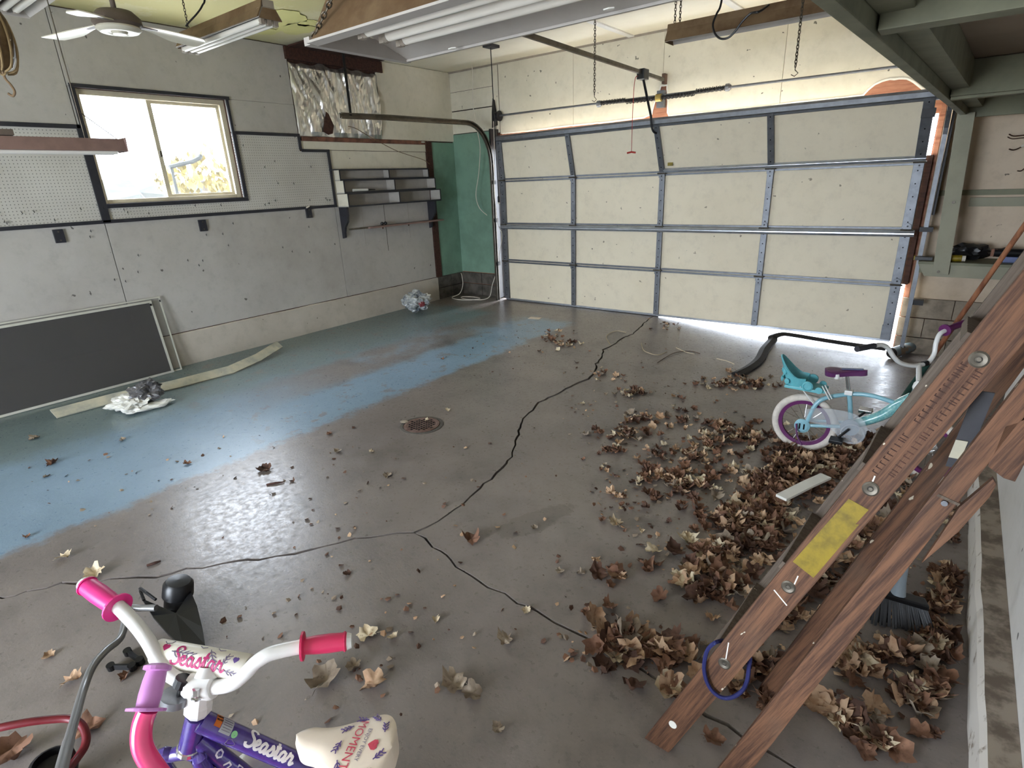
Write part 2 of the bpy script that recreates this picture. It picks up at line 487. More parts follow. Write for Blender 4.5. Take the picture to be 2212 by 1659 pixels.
def mat_ladder(name, c1, c2):
    t = NT(name)
    g = t.noise(16, 6, 0.75, stretch=(0.22, 4.5, 4.5))
    col = t.mix(t.ramp(g, 0.35, 0.65), c1, c2)
    col = t.mix(t.ramp(t.noise(3, 4), 0.5, 0.75, 0, 0.5), col, lin(98, 80, 66))
    sp = t.ramp(t.noise(38, 2, 0.5, stretch=(0.6, 1, 1)), 0.735, 0.75)
    col = t.mix(sp, col, lin(200, 190, 170))
    t.bump(g, 0.25, 0.003)
    return t.fin(col, 0.62, 0, 0.3)


M['ladder'] = mat_ladder('weathered_brown_wood', lin(118, 83, 60), lin(66, 44, 33))
M['ladder_grey'] = mat_ladder('grey_weathered_wood', lin(104, 92, 80), lin(76, 65, 55))


def mat_leaf(name, c1, c2, dark):
    t = NT(name)
    f = t.ramp(t.noise(1.6, 4), 0.35, 0.65)
    col = t.mix(f, c1, c2)
    col = t.mix(t.ramp(t.noise(7, 3), 0.55, 0.75, 0, 0.6), col, dark)
    oi = t.t.nodes.new('ShaderNodeObjectInfo')
    col = t.mix(t.math('MULTIPLY', oi.outputs['Random'], 0.45), col, dark)
    return t.fin(col, 0.75, 0, 0.25)


M['leaf0'] = mat_leaf('dry_tan_leaf', lin(196, 168, 138), lin(172, 138, 108), lin(110, 76, 54))
M['leaf1'] = mat_leaf('dry_brown_leaf', lin(142, 106, 84), lin(116, 86, 68), lin(74, 46, 34))
M['leaf2'] = mat_leaf('dry_dark_leaf', lin(102, 75, 61), lin(80, 58, 47), lin(50, 32, 26))
M['leaf3'] = mat_leaf('dry_grey_leaf', lin(164, 150, 132), lin(136, 120, 102), lin(84, 70, 58))
M['leaf4'] = mat_leaf('dry_pale_leaf', lin(214, 200, 172), lin(190, 172, 142), lin(130, 108, 84))

# ------------------------------------------------------------------ floor: three slabs parted by the cracks
XL, YD, CZ = -6.02, 6.55, 3.09
crack_px = [(1400, 690), (1385, 705), (1367, 721), (1345, 730), (1322, 746), (1304, 755), (1300, 771), (1289, 785), (1286, 801), (1272, 817), (1240, 830),
            (1205, 849), (1165, 868), (1149, 886), (1129, 905), (1121, 930), (1114, 960), (1104, 986), (1084, 1010), (1060, 1034), (1036, 1056), (1016, 1074), (999, 1091), (966, 1111), (920, 1139), (895, 1150)]
left_px = [(895, 1150), (860, 1150), (830, 1156), (770, 1164), (735, 1173), (700, 1180), (640, 1196), (600, 1200), (560, 1206), (480, 1216), (440, 1227), (400, 1231), (340, 1243), (300, 1244),
           (270, 1249), (235, 1250), (200, 1258), (130, 1262), (100, 1270), (60, 1276), (30, 1288), (0, 1295)]
right_px = [(895, 1150), (922, 1160), (934, 1181), (966, 1199), (984, 1226), (1021, 1244), (1049, 1271), (1090, 1284), (1119, 1301), (1161, 1324), (1199, 1346), (1241, 1364), (1290, 1391), (1351, 1419),
            (1420, 1471), (1470, 1504), (1531, 1546), (1571, 1569), (1610, 1591), (1680, 1631), (1730, 1658)]
g = lambda L: [hit(a, b, 2, 0.0).to_2d() for a, b in L]
cA, cL, cR = g(crack_px), g(left_px), g(right_px)
cA = [V((cA[0].x - 0.05, 6.9))] + cA
cL = cL + [cL[-1].lerp(V((-6.2, -0.2)), k / 6) for k in range(1, 7)]
cR = cR + [V((0.12, 0.72)), V((0.6, 0.5))]


def jitter(L, amp=0.012):
    out = [L[0]]
    for a, b in zip(L[:-1], L[1:]):
        n = max(1, int((b - a).length / 0.05))
        for k in range(1, n + 1):
            p = a.lerp(b, k / n)
            if k < n or b is not L[-1]:
                p = p + V((noise.noise((p.x * 19, p.y * 19, 3.1)), noise.noise((p.x * 19, p.y * 19, 9.7)))) * amp * 1.6
            out.append(p)
    return out


cA, cL, cR = jitter(cA), jitter(cL), jitter(cR)
# make the three crack lines meet in one point
cL[0] = cA[-1]; cR[0] = cA[-1]


def shift(L, side, wd):                # offset a crack line sideways so that neighbouring slabs leave a groove
    out = []
    for i, p in enumerate(L):
        t = (L[min(i + 1, len(L) - 1)] - L[max(i - 1, 0)]).normalized()
        k = wd * (0.55 + 0.9 * abs(noise.noise((p.x * 4, p.y * 4, 1.0))))
        out.append(p + V((-t.y, t.x)) * side * k)
    return out


floor = MB().box(-9, 2.5, -4.2, YD + 0.05, -0.34, -0.24).build('floor', M['hole_black'], kind='structure')


def slab(poly, zf):
    xs = [p.x for p in poly]; ys = [p.y for p in poly]
    pts = list(poly); n = len(poly)
    x = min(xs) + 0.15
    while x < max(xs):
        y = min(ys) + 0.15
        while y < max(ys):
            pts.append(V((x + 0.013, y + 0.007))); y += 0.3
        x += 0.3
    vo, eo, fo, _, _, _ = delaunay_2d_cdt(pts, [], [list(range(n))], 1, 1e-5)
    mb = MB(); nv = len(vo)
    cnt = {}
    for f in fo:
        for a, b in zip(f, f[1:] + f[:1]):
            cnt[(min(a, b), max(a, b))] = cnt.get((min(a, b), max(a, b)), 0) + 1
    vs = [(p.x, p.y, zf(p.x, p.y)) for p in vo] + [(p.x, p.y, zf(p.x, p.y) - 0.1) for p in vo]
    fs = [tuple(f) for f in fo] + [(a, b, b + nv, a + nv) for (a, b), c in cnt.items() if c == 1]
    mb.add(vs, fs)
    return mb.build('slab', M['floor'], floor)


GW = 0.0085
zero = lambda x, y: 0.0
slab([V((-6.3, 6.9))] + shift(cA, -1, GW) + shift(cL, -1, GW)[1:] + [V((-6.3, -0.2))], zero)
slab(shift(cA, 1, GW)[::-1] + [V((2.3, 6.9)), V((2.3, 0.5))] + shift(cR, 1, GW)[::-1][:-1], floor_z)
slab(shift(cL, 1, GW)[::-1] + shift(cR, -1, GW)[1:] + [V((2.3, 0.4)), V((2.3, -4)), V((-8, -4)), V((-6.4, -0.3))], zero)

# ------------------------------------------------------------------ left wall
WL = (1.965, 3.235, 1.585, 2.505)       # window hole y0 y1 z0 z1
mb = MB()
mb.box(XL - 0.18, XL, -4, WL[0], 0, CZ); mb.box(XL - 0.18, XL, WL[1], YD + 0.2, 0, CZ)
mb.box(XL - 0.18, XL, WL[0], WL[1], 0, WL[2]); mb.box(XL - 0.18, XL, WL[0], WL[1], WL[3], CZ)
wall_left = mb.build('wall_left', M['dark_wood'], kind='structure')
X1 = XL + 0.016
P = lambda y0, y1, z0, z1, mat, x1=X1, nm='wall_panel': MB().box(XL, x1, y0, y1, z0, z1).build(nm, M[mat], wall_left, bevel=0.002)
JY = 1.915
P(-3.98, JY - .003, 2.205, CZ - .01, 'wall_grey'); P(JY + .003, WL[0] + .0, 2.515, CZ - .01, 'wall_grey')
mbp = MB().prism([(JY + .05, 2.205), (WL[0] - .002, 2.205), (WL[0] - .002, 2.515), (JY + .05, 2.515)], (XL, 0, 0), (0, 1, 0), (0, 0, 1), (0.016, 0, 0))
P(JY + .004, WL[0] - .002, 2.205, 2.513, 'wall_grey')
P(WL[0], 4.0, 2.515, CZ - .01, 'wall_grey'); P(WL[1] + .002, 4.0, 2.215, 2.513, 'wall_grey')
P(-3.98, JY - .003, .335, 1.425, 'wall_grey'); P(JY + .003, 4.345, .335, 1.425, 'wall_grey'); P(4.351, 5.955, .335, 1.425, 'wall_grey')
P(4.0, 4.36, 2.06, 2.15, 'wall_cream'); P(4.37, 5.955, 1.425, 2.055, 'wall_cream', XL + .013)
P(4.06, 5.955, 2.06, 2.15, 'wall_cream', XL + .02)
P(5.215, YD, 2.20, CZ - .005, 'wall_cream', XL + .022)
P(6.075, YD, .335, 2.185, 'green_wall')
MB().box(XL, XL + .03, 5.965, 6.07, .33, 2.19).build('bare_stud', M['dark_wood'], wall_left)
MB().box(XL, XL + .028, 4.03, 6.0, 2.152, 2.198).build('bare_rail', M['rail_wood'], wall_left)
# pegboard sheets
PEG = lambda poly: MB().prism(poly, (XL, 0, 0), (0, 1, 0), (0, 0, 1), (0.014, 0, 0)).build('pegboard_sheet', M['peg'], wall_left)
PEG([(-3.9, 1.435), (WL[0] - .002, 1.435), (WL[0] - .002, 2.2), (-3.9, 2.2)])
PEG([(WL[0], 1.435), (4.35, 1.435), (4.35, 2.045), (3.99, 2.045), (3.99, 2.205), (WL[1] + .002, 2.205), (WL[1] + .002, WL[2] - .002), (WL[0], WL[2] - .002)])
# foundation course
mb = MB(); n = 60
ys = [-3.95 + (5.97 + 3.95) * i / n for i in range(n + 1)]
vs = []
for y in ys:
    zt = .33 + .008 * noise.noise((y * 3, 0, 0)); xo = XL + .035 + .006 * noise.noise((y * 5, 4, 0))
    vs += [(XL, y, 0), (xo, y, 0), (xo, y, zt - .012), (xo - .01, y, zt), (XL, y, zt)]
fs = [tuple(i * 5 + k for k in (j, (j + 1) % 5)) + tuple((i + 1) * 5 + k for k in ((j + 1) % 5, j)) for i in range(n) for j in range(5)]
mb.add(vs, fs + [(0, 1, 2, 3, 4), tuple(n * 5 + k for k in (4, 3, 2, 1, 0))])
mb.build('foundation_course', M['foundation'], wall_left)
MB().box(XL, XL + .0185, -3.9, 5.96, .322, .337).build('dark_joint', M['dark_wood'], wall_left)
for y0 in (5.98, 6.27):
    MB().box(XL, XL + .03, y0, y0 + .28, 0.0, .16).build('block', M['dark_block'], wall_left, bevel=.006)
    MB().box(XL, XL + .03, y0, y0 + .28, .17, .33).build('block', M['dark_block'], wall_left, bevel=.006)
# dark battens
def batten(i, y0, y1, z0, z1):
    MB().box(X1 - .004, X1 + .016, y0, y1, z0, z1).build('trim_%d' % i, M['dark_trim'], kind='structure', bevel=.002)
T = [(-3.9, 1.93, 2.19, 2.222), (1.90, 1.965, 1.43, 2.222), (-3.9, 4.375, 1.422, 1.452), (3.236, 3.275, 1.585, 2.222), (3.275, 4.01, 2.192, 2.222), (3.985, 4.012, 2.06, 2.192), (4.012, 4.375, 2.035, 2.065),
     (4.345, 4.375, 1.452, 2.035), (1.93, 3.275, 2.507, 2.536), (1.965, 3.275, 1.548, 1.584), (1.93, 1.964, 2.222, 2.507), (3.236, 3.262, 2.222, 2.507)]
for i, t_ in enumerate(T):
    batten(i + 1, *t_)
# window
win = MB()
fx0, fx1 = XL - .14, XL - .02
y0, y1, z0, z1 = WL
win.box(fx0, fx1, y0, y0 + .035, z0, z1); win.box(fx0, fx1, y1 - .05, y1, z0, z1); win.box(fx0, fx1, y0 + .035, y1 - .05, z0, z0 + .035); win.box(fx0, fx1, y0 + .035, y1 - .05, z1 - .045, z1)
window_1 = win.build('window_1', M['alu'], kind='structure', bevel=.004)
ym = 2.545
s = MB().box(fx0 + .05, fx0 + .085, ym - .022, ym + .018, z0 + .035, z1 - .045); s.build('meeting_rail', M['alu'], window_1, bevel=.003)
s = MB(); s.box(fx0 + .05, fx0 + .08, ym + .018, y1 - .05, z0 + .035, z0 + .06); s.box(fx0 + .05, fx0 + .08, ym + .018, y1 - .05, z1 - .07, z1 - .045); s.box(fx0 + .05, fx0 + .08, y1 - .075, y1 - .05, z0 + .06, z1 - .07)
s.build('sliding_sash', M['alu'], window_1, bevel=.002)
MB().box(fx0 + .03, fx0 + .034, y0 + .035, ym - .022, z0 + .035, z1 - .045).build('pane', M['glass'], window_1)
MB().box(fx0 + .064, fx0 + .068, ym + .018, y1 - .075, z0 + .06, z1 - .07).build('pane', M['glass'], window_1)
MB().box(fx0 + .085, fx0 + .10, ym - .012, ym + .01, 1.98, 2.03).build('latch', M['old_steel'], window_1)
# nails and small hooks stuck in the boards
mb = MB()
for i in range(70):
    y = random.uniform(.7, 4.3); z = random.choice([random.uniform(1.47, 1.56), random.uniform(1.6, 2.1), random.uniform(.9, 1.4)])
    if WL[0] - .03 < y < WL[1] + .05 and z > 1.54: continue
    a = random.uniform(-.4, .4)
    mb.bar((X1, y, z), (X1 + .02, y + a * .01, z - .004), (0, .003, 0), (0, 0, .003))
    mb.bar((X1 + .018, y, z - .012), (X1 + .018, y, z + .012), (.003, 0, 0), (0, .003, 0))
mb.build('nails', M['black_steel'], wall_left, kind='stuff')
for (px, py, lab, clip) in ((127, 510, 'black rectangular plate under the dark batten, left of the window, leftmost of three', 0), (437, 487, 'black rectangular plate on the grey wall below the right end of the window', 0), (666, 460, 'small black plate with a pale clip, just left of the cubby shelf', 1)):
    p = hit(px, py, 0, X1)
    t = thing('wall_plate', lab, 'plate', p)
    MB().box(X1, X1 + .022, p.y - .036, p.y + .036, p.z - .055, p.z + .055).build('plate', M['dark_trim'], t, bevel=.003)
    for dz in (-.035, .035):
        MB().cyl((X1 + .022, p.y, p.z + dz), (X1 + .026, p.y, p.z + dz), .006).build('screw', M['old_steel'], t)
    if clip:
        MB().bar((X1 + .02, p.y - .03, p.z + .06), (X1 + .02, p.y + .01, p.z + .075), (.02, 0, 0), (0, 0, .014)).build('clip', M['cord_white'], t)

# foil-backed insulation showing where a board is missing
def foil(y0, y1, z0, z1, ny, nz, amp, name):
    mb = MB(); vs = []
    for i in range(ny + 1):
        for j in range(nz + 1):
            y = y0 + (y1 - y0) * i / ny; z = z0 + (z1 - z0) * j / nz
            e = min(1, j / 5, (nz - j) / 5 + .25, (i + 1) / 4, (ny - i + 1) / 4)
            n = abs(noise.noise((y * 6, z * 1.4, 1))) * 1.0 + abs(noise.noise((y * 11 + z * 3, z * 3.2, 5))) * .5 + abs(noise.noise((y * 20 - z * 5, z * 8, 8))) * .16
            sag = .5 + .5 * math.cos(y * 16)
            zz = z + (.05 * noise.noise((y * 6, 0, 2)) if j == nz else 0)
            vs.append((XL + .012 + amp * e * (n * .8 + sag * .25), y + .01 * noise.noise((y * 9, z * 9, 3)), zz))
    fs = [(i * (nz + 1) + j, (i + 1) * (nz + 1) + j, (i + 1) * (nz + 1) + j + 1, i * (nz + 1) + j + 1) for i in range(ny) for j in range(nz)]
    return mb.add(vs, fs).build(name, M['foil'], wall_left)
foil(4.005, 5.21, 2.185, 2.935, 90, 60, .085, 'foil_insulation')
foil(5.35, 6.02, 2.155, 2.2, 40, 6, .04, 'foil_insulation')
MB().prism([(4.30, 2.25), (4.36, 2.22), (4.42, 2.235), (4.45, 2.32), (4.40, 2.44), (4.37, 2.46), (4.33, 2.36)], (XL + .066, 0, 0), (0, 1, 0), (0, 0, 1), (.01, 0, 0)).build('torn_hole', M['dark_wood'], wall_left)
MB().box(XL, XL + .05, 3.98, 5.3, 2.955, 3.075).build('bare_beam', M['dark_wood'], wall_left)
for k, (ya, yb) in enumerate(((4.02, 4.42), (4.43, 4.83), (4.84, 5.25))):
    xr = XL + (.75, .6, .95)[k] 
    MB().box(XL + .05, xr, ya, yb, CZ - .022, CZ - .006).build('bare_board', M['dark_wood'], wall_left)
# light-coloured wires drooping from the foil to the stud
mb = MB().tube(spline([(XL + .08, 4.65, 2.32), (XL + .09, 4.75, 2.30), (XL + .08, 5.0, 2.2), (XL + .06, 5.4, 2.06), (XL + .05, 5.85, 1.96), (XL + .05, 5.98, 1.9)], 8), .004, 6)
tag(mb.build('wire', M['lamp_brown']), 'thin brown wire drooping from the foil insulation to the bare stud', 'wire')

# ------------------------------------------------------------------ front (garage door) wall
DX0, DX1, DZ = -5.13, -.285, 2.04
mb = MB()
mb.box(XL - .1, DX0, YD, YD + .16, 0, CZ); mb.box(DX1, 2.2, YD, YD + .16, -.2, CZ); mb.box(DX0, DX1, YD, YD + .16, DZ, CZ)
wall_front = mb.build('wall_front', M['bare_wood'], kind='structure')
yb = YD - .014
PF = lambda x0, x1, z0, z1, mat, y=yb, nm='wall_panel': MB().box(x0, x1, y, YD, z0, z1).build(nm, M[mat], wall_front, bevel=.002)
# header boards with a torn lower edge
edge_px = [(1085, 289), (1140, 283), (1229, 272), (1320, 263), (1391, 254), (1408, 247), (1412, 228), (1417, 214), (1424, 200), (1428, 186), (1441, 184), (1443, 215), (1442, 243), (1446, 251), (1464, 249), (1530, 243), (1600, 236), (1660, 230), (1720, 221), (1790, 215), (1864, 206),
           (1876, 193), (1889, 183), (1905, 175), (1923, 171), (1942, 170), (1960, 170), (1975, 178), (1990, 190), (2003, 200)]
edge = [(q.x, q.z) for q in (hit(a, b, 1, yb) for a, b in edge_px)]
def fine_edge(e):
    out = []
    for a, b in zip(e[:-1], e[1:]):
        n = max(1, int(math.hypot(b[0] - a[0], b[1] - a[1]) / .03))
        for k in range(n):
            x = a[0] + (b[0] - a[0]) * k / n; z = a[1] + (b[1] - a[1]) * k / n
            out.append((x + .004 * noise.noise((x * 30, z * 30, 7)), z + .006 * noise.noise((x * 22, z * 40, 2))))
    return out + [e[-1]]
fe = fine_edge(edge)
joints = [fe[0][0] - .03, -3.98, -2.835, -1.60, fe[-1][0] + .02]
for a, b in zip(joints[:-1], joints[1:]):
    part = [p for p in fe if a + .002 < p[0] < b - .002]
    poly = [(a + .002, part[0][1])] + part + [(b - .002, part[-1][1]), (b - .002, CZ - .012), (a + .002, CZ - .012)]
    MB().prism(poly, (0, YD, 0), (1, 0, 0), (0, 0, 1), (0, -.014, 0)).build('header_board', M['wall_cream'], wall_front)
mb = MB()
mb.ribbon([(x, yb - .001, z) for x, z in fe], .016, (0, -1, 0), .003)
mb.build('torn_edge_glow', M['white_chip_glow'], wall_front)  # white line on the torn edge carries the daylight glow in its colour
MB().box(-6.02, -5.13, YD - .006, YD, 2.25, CZ).build('backing_strip', M['seam'], wall_front)
PF(-6.02, -5.24, 2.595, CZ - .012, 'wall_cream'); PF(-6.02, -5.24, 2.595 - .0, 2.6, 'seam')
PF(-6.02, -5.24, 2.83, 2.835, 'seam', yb - .001)
PF(-6.02, -5.24, 2.30, 2.585, 'wall_cream'); PF(-5.236, -5.14, 2.26, CZ - .012, 'wall_cream')
PF(-6.02, -5.19, .345, 2.29, 'green_wall'); PF(-5.19, DX0, .0, 2.255, 'dark_wood', YD - .03, 'door_jamb')
for x0 in (-6.0, -5.6):
    PF(x0, x0 + .39, 0, .165, 'dark_block', YD - .03, 'block'); PF(x0, x0 + .39, .175, .335, 'dark_block', YD - .03, 'block')
PF(DX1 + .05, 1.6, .43, 2.9, 'wall_pink'); PF(DX1 + .01, DX1 + .048, -.1, 2.25, 'bare_wood', YD - .02, 'door_jamb')
for r in range(3):
    x = DX1 + .01 - (.2 if r == 1 else 0); zb = -.13 + r * .19
    while x < 1.5:
        xa = max(x, DX1 + .005)
        if r < 2 or True:
            PF(xa, x + .395, zb, zb + .18, 'block', YD - .045, 'block')
        x += .4
# room shell elsewhere
MB().box(-6.3, 2.3, -3.75, YD + .2, CZ, CZ + .1).build('ceiling', M['ceiling'], kind='structure')
mb = MB(); mb.box(.385, .55, -3.6, 3.95, .0, CZ); mb.build('wall_right', M['wall_white'], kind='structure')
mb = MB(); mb.box(.55, 1.75, 3.8, 3.95, -.1, CZ); mb.box(1.6, 1.75, 3.95, YD, -.2, CZ); mb.build('wall_alcove', M['wall_pink'], kind='structure')
mb = MB(); mb.box(-6.3, -3.6, -3.75, -3.6, 0, CZ); mb.box(-1.0, .55, -3.75, -3.6, 0, CZ); mb.box(-3.6, -1.0, -3.75, -3.6, 2.25, CZ); mb.build('wall_back', M['wall_white'], kind='structure')
# curb along the right wall
mb = MB(); n = 40; vs = []
for i in range(n + 1):
    y = -.5 + 4.4 * i / n
    a = .012 * noise.noise((y * 4, 1, 0))
    vs += [(.30 + a, y, -.1), (.302 + a, y, .12), (.315 + a, y, .145 + .004 * noise.noise((y * 9, 0, 0))), (.3845, y, .15), (.3845, y, -.1)]
fs = [tuple(i * 5 + k for k in (j, (j + 1) % 5)) + tuple((i + 1) * 5 + k for k in ((j + 1) % 5, j)) for i in range(n) for j in range(5)]
mb.add(vs, fs + [(0, 1, 2, 3, 4), tuple(n * 5 + k for k in (4, 3, 2, 1, 0))])
M['curb'] = simple('chipped_white_curb', lin(206, 200, 192), 0.7, c2=lin(128, 114, 98), scale=13, lo=.56, hi=.68)
cu = mb.build('trim_20', M['curb'], kind='structure'); M['curb_top'] = simple('dirty_curb_top', lin(150, 138, 124), .8, c2=lin(104, 92, 80), scale=9, lo=.42, hi=.62); cu.data.materials.append(M['curb_top'])
for p_ in cu.data.polygons:
    if p_.normal.z > .9: p_.material_index = 1
# ceiling battens
for i, xb in enumerate((-3.22, -2.0, -.8)):
    MB().box(xb - .035, xb + .035, 3.4, YD - .02, CZ - .014, CZ).build('trim_%d' % (21 + i), M['white_paint'], kind='structure', bevel=.003)
MB().box(-6.02, 1.2, YD - .03, YD - .014, CZ - .02, CZ).build('trim_25', M['lamp_grey'], kind='structure')
# yellowed paint flaking off the ceiling
mb = MB()
for (px, py, s_) in ((610, 38, .20), (640, 62, .16), (575, 68, .10), (668, 50, .09)):
    c = hit(px, py, 2, CZ - .004); pts = []
    for k in range(18):
        a = k * math.tau / 18; r = s_ * (1 + .45 * noise.noise((math.cos(a) * 2 + px, math.sin(a) * 2, 1)))
        pts.append((r * math.cos(a) * 1.3, r * math.sin(a)))
    mb.prism(pts, c, (1, 0, 0), (0, 1, 0), (0, 0, -.003))
M['flake'] = simple('yellow_flaking_paint', lin(222, 218, 150), 0.7, var=.05)
tag(mb.build('paint_flakes', M['flake']), 'pale yellow flaking paint on the ceiling above the three-tube lamp', 'paint', )

# ------------------------------------------------------------------ sectional garage door
door = bpy.data.objects.new('door_1', None); COL.objects.link(door); door.location = (-2.7, 6.42, 0); door['kind'] = 'structure'
XS = [-5.055, -3.90, -2.73, -1.58, -.315]
ZJ = [0.0, .565, 1.065, 1.645, 2.17]
def dy(x, z):           # inner face of the door; the top section leans into the room
    if z <= ZJ[3]: return 6.42
    l = .05 + .20 * min(1, (x + 5.055) / 2.3)
    return 6.42 - l * (z - ZJ[3]) / (ZJ[4] - ZJ[3])
def dbot(x): return .012 if x < -2.7 else .012
for s_ in range(4):
    za, zb = ZJ[s_] + (0 if s_ else 0.012), ZJ[s_ + 1]
    n = 16; vs = []
    for i in range(n + 1):
        x = XS[0] - .005 + (XS[-1] - XS[0] + .01) * i / n
        for z in (za, zb):
            y = dy(x, z); vs += [(x, y, z), (x, y + .04, z)]
    fs = []
    for i in range(n):
        a, b = i * 4, i * 4 + 4
        fs += [(a, b, b + 2, a + 2), (a + 1, a + 3, b + 3, b + 1), (a, a + 1, b + 1, b), (a + 2, b + 2, b + 3, a + 3)]
    fs += [(0, 2, 3, 1), (n * 4, n * 4 + 1, n * 4 + 3, n * 4 + 2)]
    MB().add(vs, fs).build('door_section', M['door_panel'], door)
    for k, x in enumerate(XS):
        wd_ = .030 if 0 < k < 4 else .04
        xc = x if 0 < k < 4 else x + (.03 if k == 0 else -.035)
        a = V((xc, dy(xc, za + .02) - .016, za + .015)); b = V((xc, dy(xc, zb - .02) - .016, zb - .015))
        st = MB().bar(a, b, (wd_ * 2, 0, 0), (0, .034, 0)).build('stile', M['galv'], door, bevel=.004)
        mbh = MB()
        for q in range(5):
            c = a.lerp(b, (q + .5) / 5) - V((0, .017, 0)); mbh.cyl(c, c - V((0, .002, 0)), .006, 8)
        mbh.build('bolt_holes', M['hole_black'], st, kind='stuff')
for j in (1, 2, 3):
    z = ZJ[j]
    for a, b in zip(XS[:-1], XS[1:]):
        r = MB()
        r.box(a + .035, b - .035, 6.398, 6.42, z + .006, z + .026); r.box(a + .035, b - .035, 6.402, 6.42, z - .024, z - .004)
        r.build('joint_rail', M['galv'], door, bevel=.003)
    for k in range(5):
        x = XS[k] + (.03 if k == 0 else -.03 if k == 4 else 0)
        h_ = MB().prism([(-.034, -.045), (.034, -.045), (.034, .0), (.026, .05), (0, .062), (-.026, .05), (-.034, 0)], (x, 6.386, z), (1, 0, 0), (0, 0, 1), (0, -.008, 0)).build('hinge', M['galv'], door, bevel=.002)
        MB().tube([(x - .05, 6.377, z), (x + .05, 6.377, z)], .009, 8).build('hinge_pin', M['old_steel'], h_)
        for dz in (-.028, .035):
            MB().cyl((x, 6.379, z + dz), (x, 6.373, z + dz), .008, 6).build('bolt', M['black_steel'], h_)
# horizontal struts
def strut(x0, x1, z, yy0, yy1, mat, hgt=.075):
    pr = [(0, 0), (-.012, .004), (-.018, .018), (-.05, .026), (-.05, hgt - .026), (-.018, hgt - .018), (-.012, hgt - .004), (0, hgt)]
    mb = MB(); m = len(pr)
    vs = [(x0, yy0 + p[0], z + p[1]) for p in pr] + [(x1, yy1 + p[0], z + p[1]) for p in pr]
    mb.add(vs, [(i, (i + 1) % m, (i + 1) % m + m, i + m) for i in range(m)] + [tuple(range(m)), tuple(range(m, 2 * m))])
    mb.build('strut', M[mat], door)
strut(XS[0] - .02, XS[-1] + .03, 1.005, 6.385, 6.385, 'galv_bright', .062)
strut(XS[0] - .01, -2.73, 2.115, dy(XS[0], 2.12) - .01, dy(-2.73, 2.12) - .01, 'galv', .09)
strut(-2.73, XS[-1] + .045, 2.115, dy(-2.73, 2.12) - .01, dy(XS[-1], 2.12) - .01, 'galv', .09)
strut(-2.70, XS[-1] + .01, 1.648, 6.385, 6.385, 'galv_bright', .05)
MB().box(XS[0], -2.72, 6.41, 6.465, -.002, .014).build('bottom_seal', M['rubber'], door)
MB().box(XS[0], XS[-1], 6.405, 6.465, .008, .03).build('bottom_rail', M['galv_bright'], door)
MB().box(-2.66, -2.60, dy(-2.6, 1.76) - .002, dy(-2.6, 1.76), 1.72, 1.755).build('sticker', M['yellow'], door)
mb = MB().box(XS[0] - .0, XS[0] + .07, 6.39, 6.42, .03, .16); mb.build('corner_bracket', M['galv'], door)
mb = MB().box(XS[-1] - .08, XS[-1], 6.38, 6.42, .03, .17); mb.build('corner_bracket', M['galv'], door)
MB().box(XS[-1] - .075, XS[-1] + .02, dy(-.3, 2.0) - .06, dy(-.3, 2.0), 1.99, 2.06).build('top_bracket', M['black_steel'], door)

# tracks
def channel(path, nrm_in, name, mat, parent):   # rolled C track: web plus two lips
    mb = MB()
    mb.tube(path, .011, 6)
    return mb
trk = thing('door_track', 'left garage door track: vertical rail bending into a long overhead rail by the green corner', 'door track', (-5.15, 6.3, 0))
path = [(-5.15, 6.335, z) for z in (0.0, .6, 1.2, 1.75)] + [(-5.15, 6.335 - .45 * (1 - math.cos(a)), 1.86 + .49 * math.sin(a)) for a in [k * math.pi / 16 for k in range(0, 9)]] + [(-5.15, 5.3, 2.345), (-5.15, 4.6, 2.34), (-5.15, 3.95, 2.325)]
def swept(path, prof, sidev):
    path = [V(p) for p in path]; mb = MB(); m = len(prof); vs = []; sd = V(sidev)
    for i, p in enumerate(path):
        t = (path[min(i + 1, len(path) - 1)] - path[max(i - 1, 0)]).normalized(); nn = t.cross(sd).normalized()
        vs += [p + sd * a + nn * b for a, b in prof]
    fs = [(i * m + k, i * m + (k + 1) % m, (i + 1) * m + (k + 1) % m, (i + 1) * m + k) for i in range(len(path) - 1) for k in range(m)]
    return mb.add(vs, fs + [tuple(range(m)), tuple((len(path) - 1) * m + k for k in range(m))])
CH = [(-.016, -.028), (.016, -.028), (.016, -.016), (.012, -.016), (.012, -.024), (-.012, -.024), (-.012, .024), (.012, .024), (.012, .016), (.016, .016), (.016, .028), (-.016, .028)]
swept(path[:5], CH, (1, 0, 0)).build('vertical_rail', M['old_steel'], trk)
swept(path[4:], CH, (1, 0, 0)).build('overhead_rail', M['old_steel'], trk)
MB().box(-5.19, -5.165, 6.36, 6.54, .02, 2.3).build('flag_angle', M['black_steel'], trk)
MB().bar((-5.15, 4.08, 2.33), (-5.15, 4.08, CZ), (0, .03, 0), (.005, 0, 0)).build('hanger_strap', M['black_steel'], trk)
for z in (.5, 1.1, 1.6):
    MB().box(-5.18, -5.12, 6.33, 6.40, z, z + .05).build('track_bracket', M['black_steel'], trk)
MB().box(-.34, -.262, 6.474, YD - .005, .56, 1.70).build('gap_light_block', M['dark_wood'], door)  # added strip that blocks daylight through the middle of the side gap
trk2 = thing('door_track', 'right vertical garage door track, bright steel, beside the gap that lets daylight in', 'door track', (-.2, 6.33, -.1))
swept([(-.205, 6.335, z) for z in (-.1, .5, 1.2, 1.75)] + [(-.205, 6.335 - .3 * (1 - math.cos(a)), 1.80 + .3 * math.sin(a)) for a in [k * math.pi / 16 for k in range(1, 6)]], CH, (-1, 0, 0)).build('vertical_rail', M['galv'], trk2)
MB().box(-.185, -.165, 6.36, 6.54, 1.2, 2.1).build('flag_angle', M['black_steel'], trk2)
MB().box(-.20, -.11, 6.33, 6.40, .40, .445).build('track_bracket', M['black_steel'], trk2)
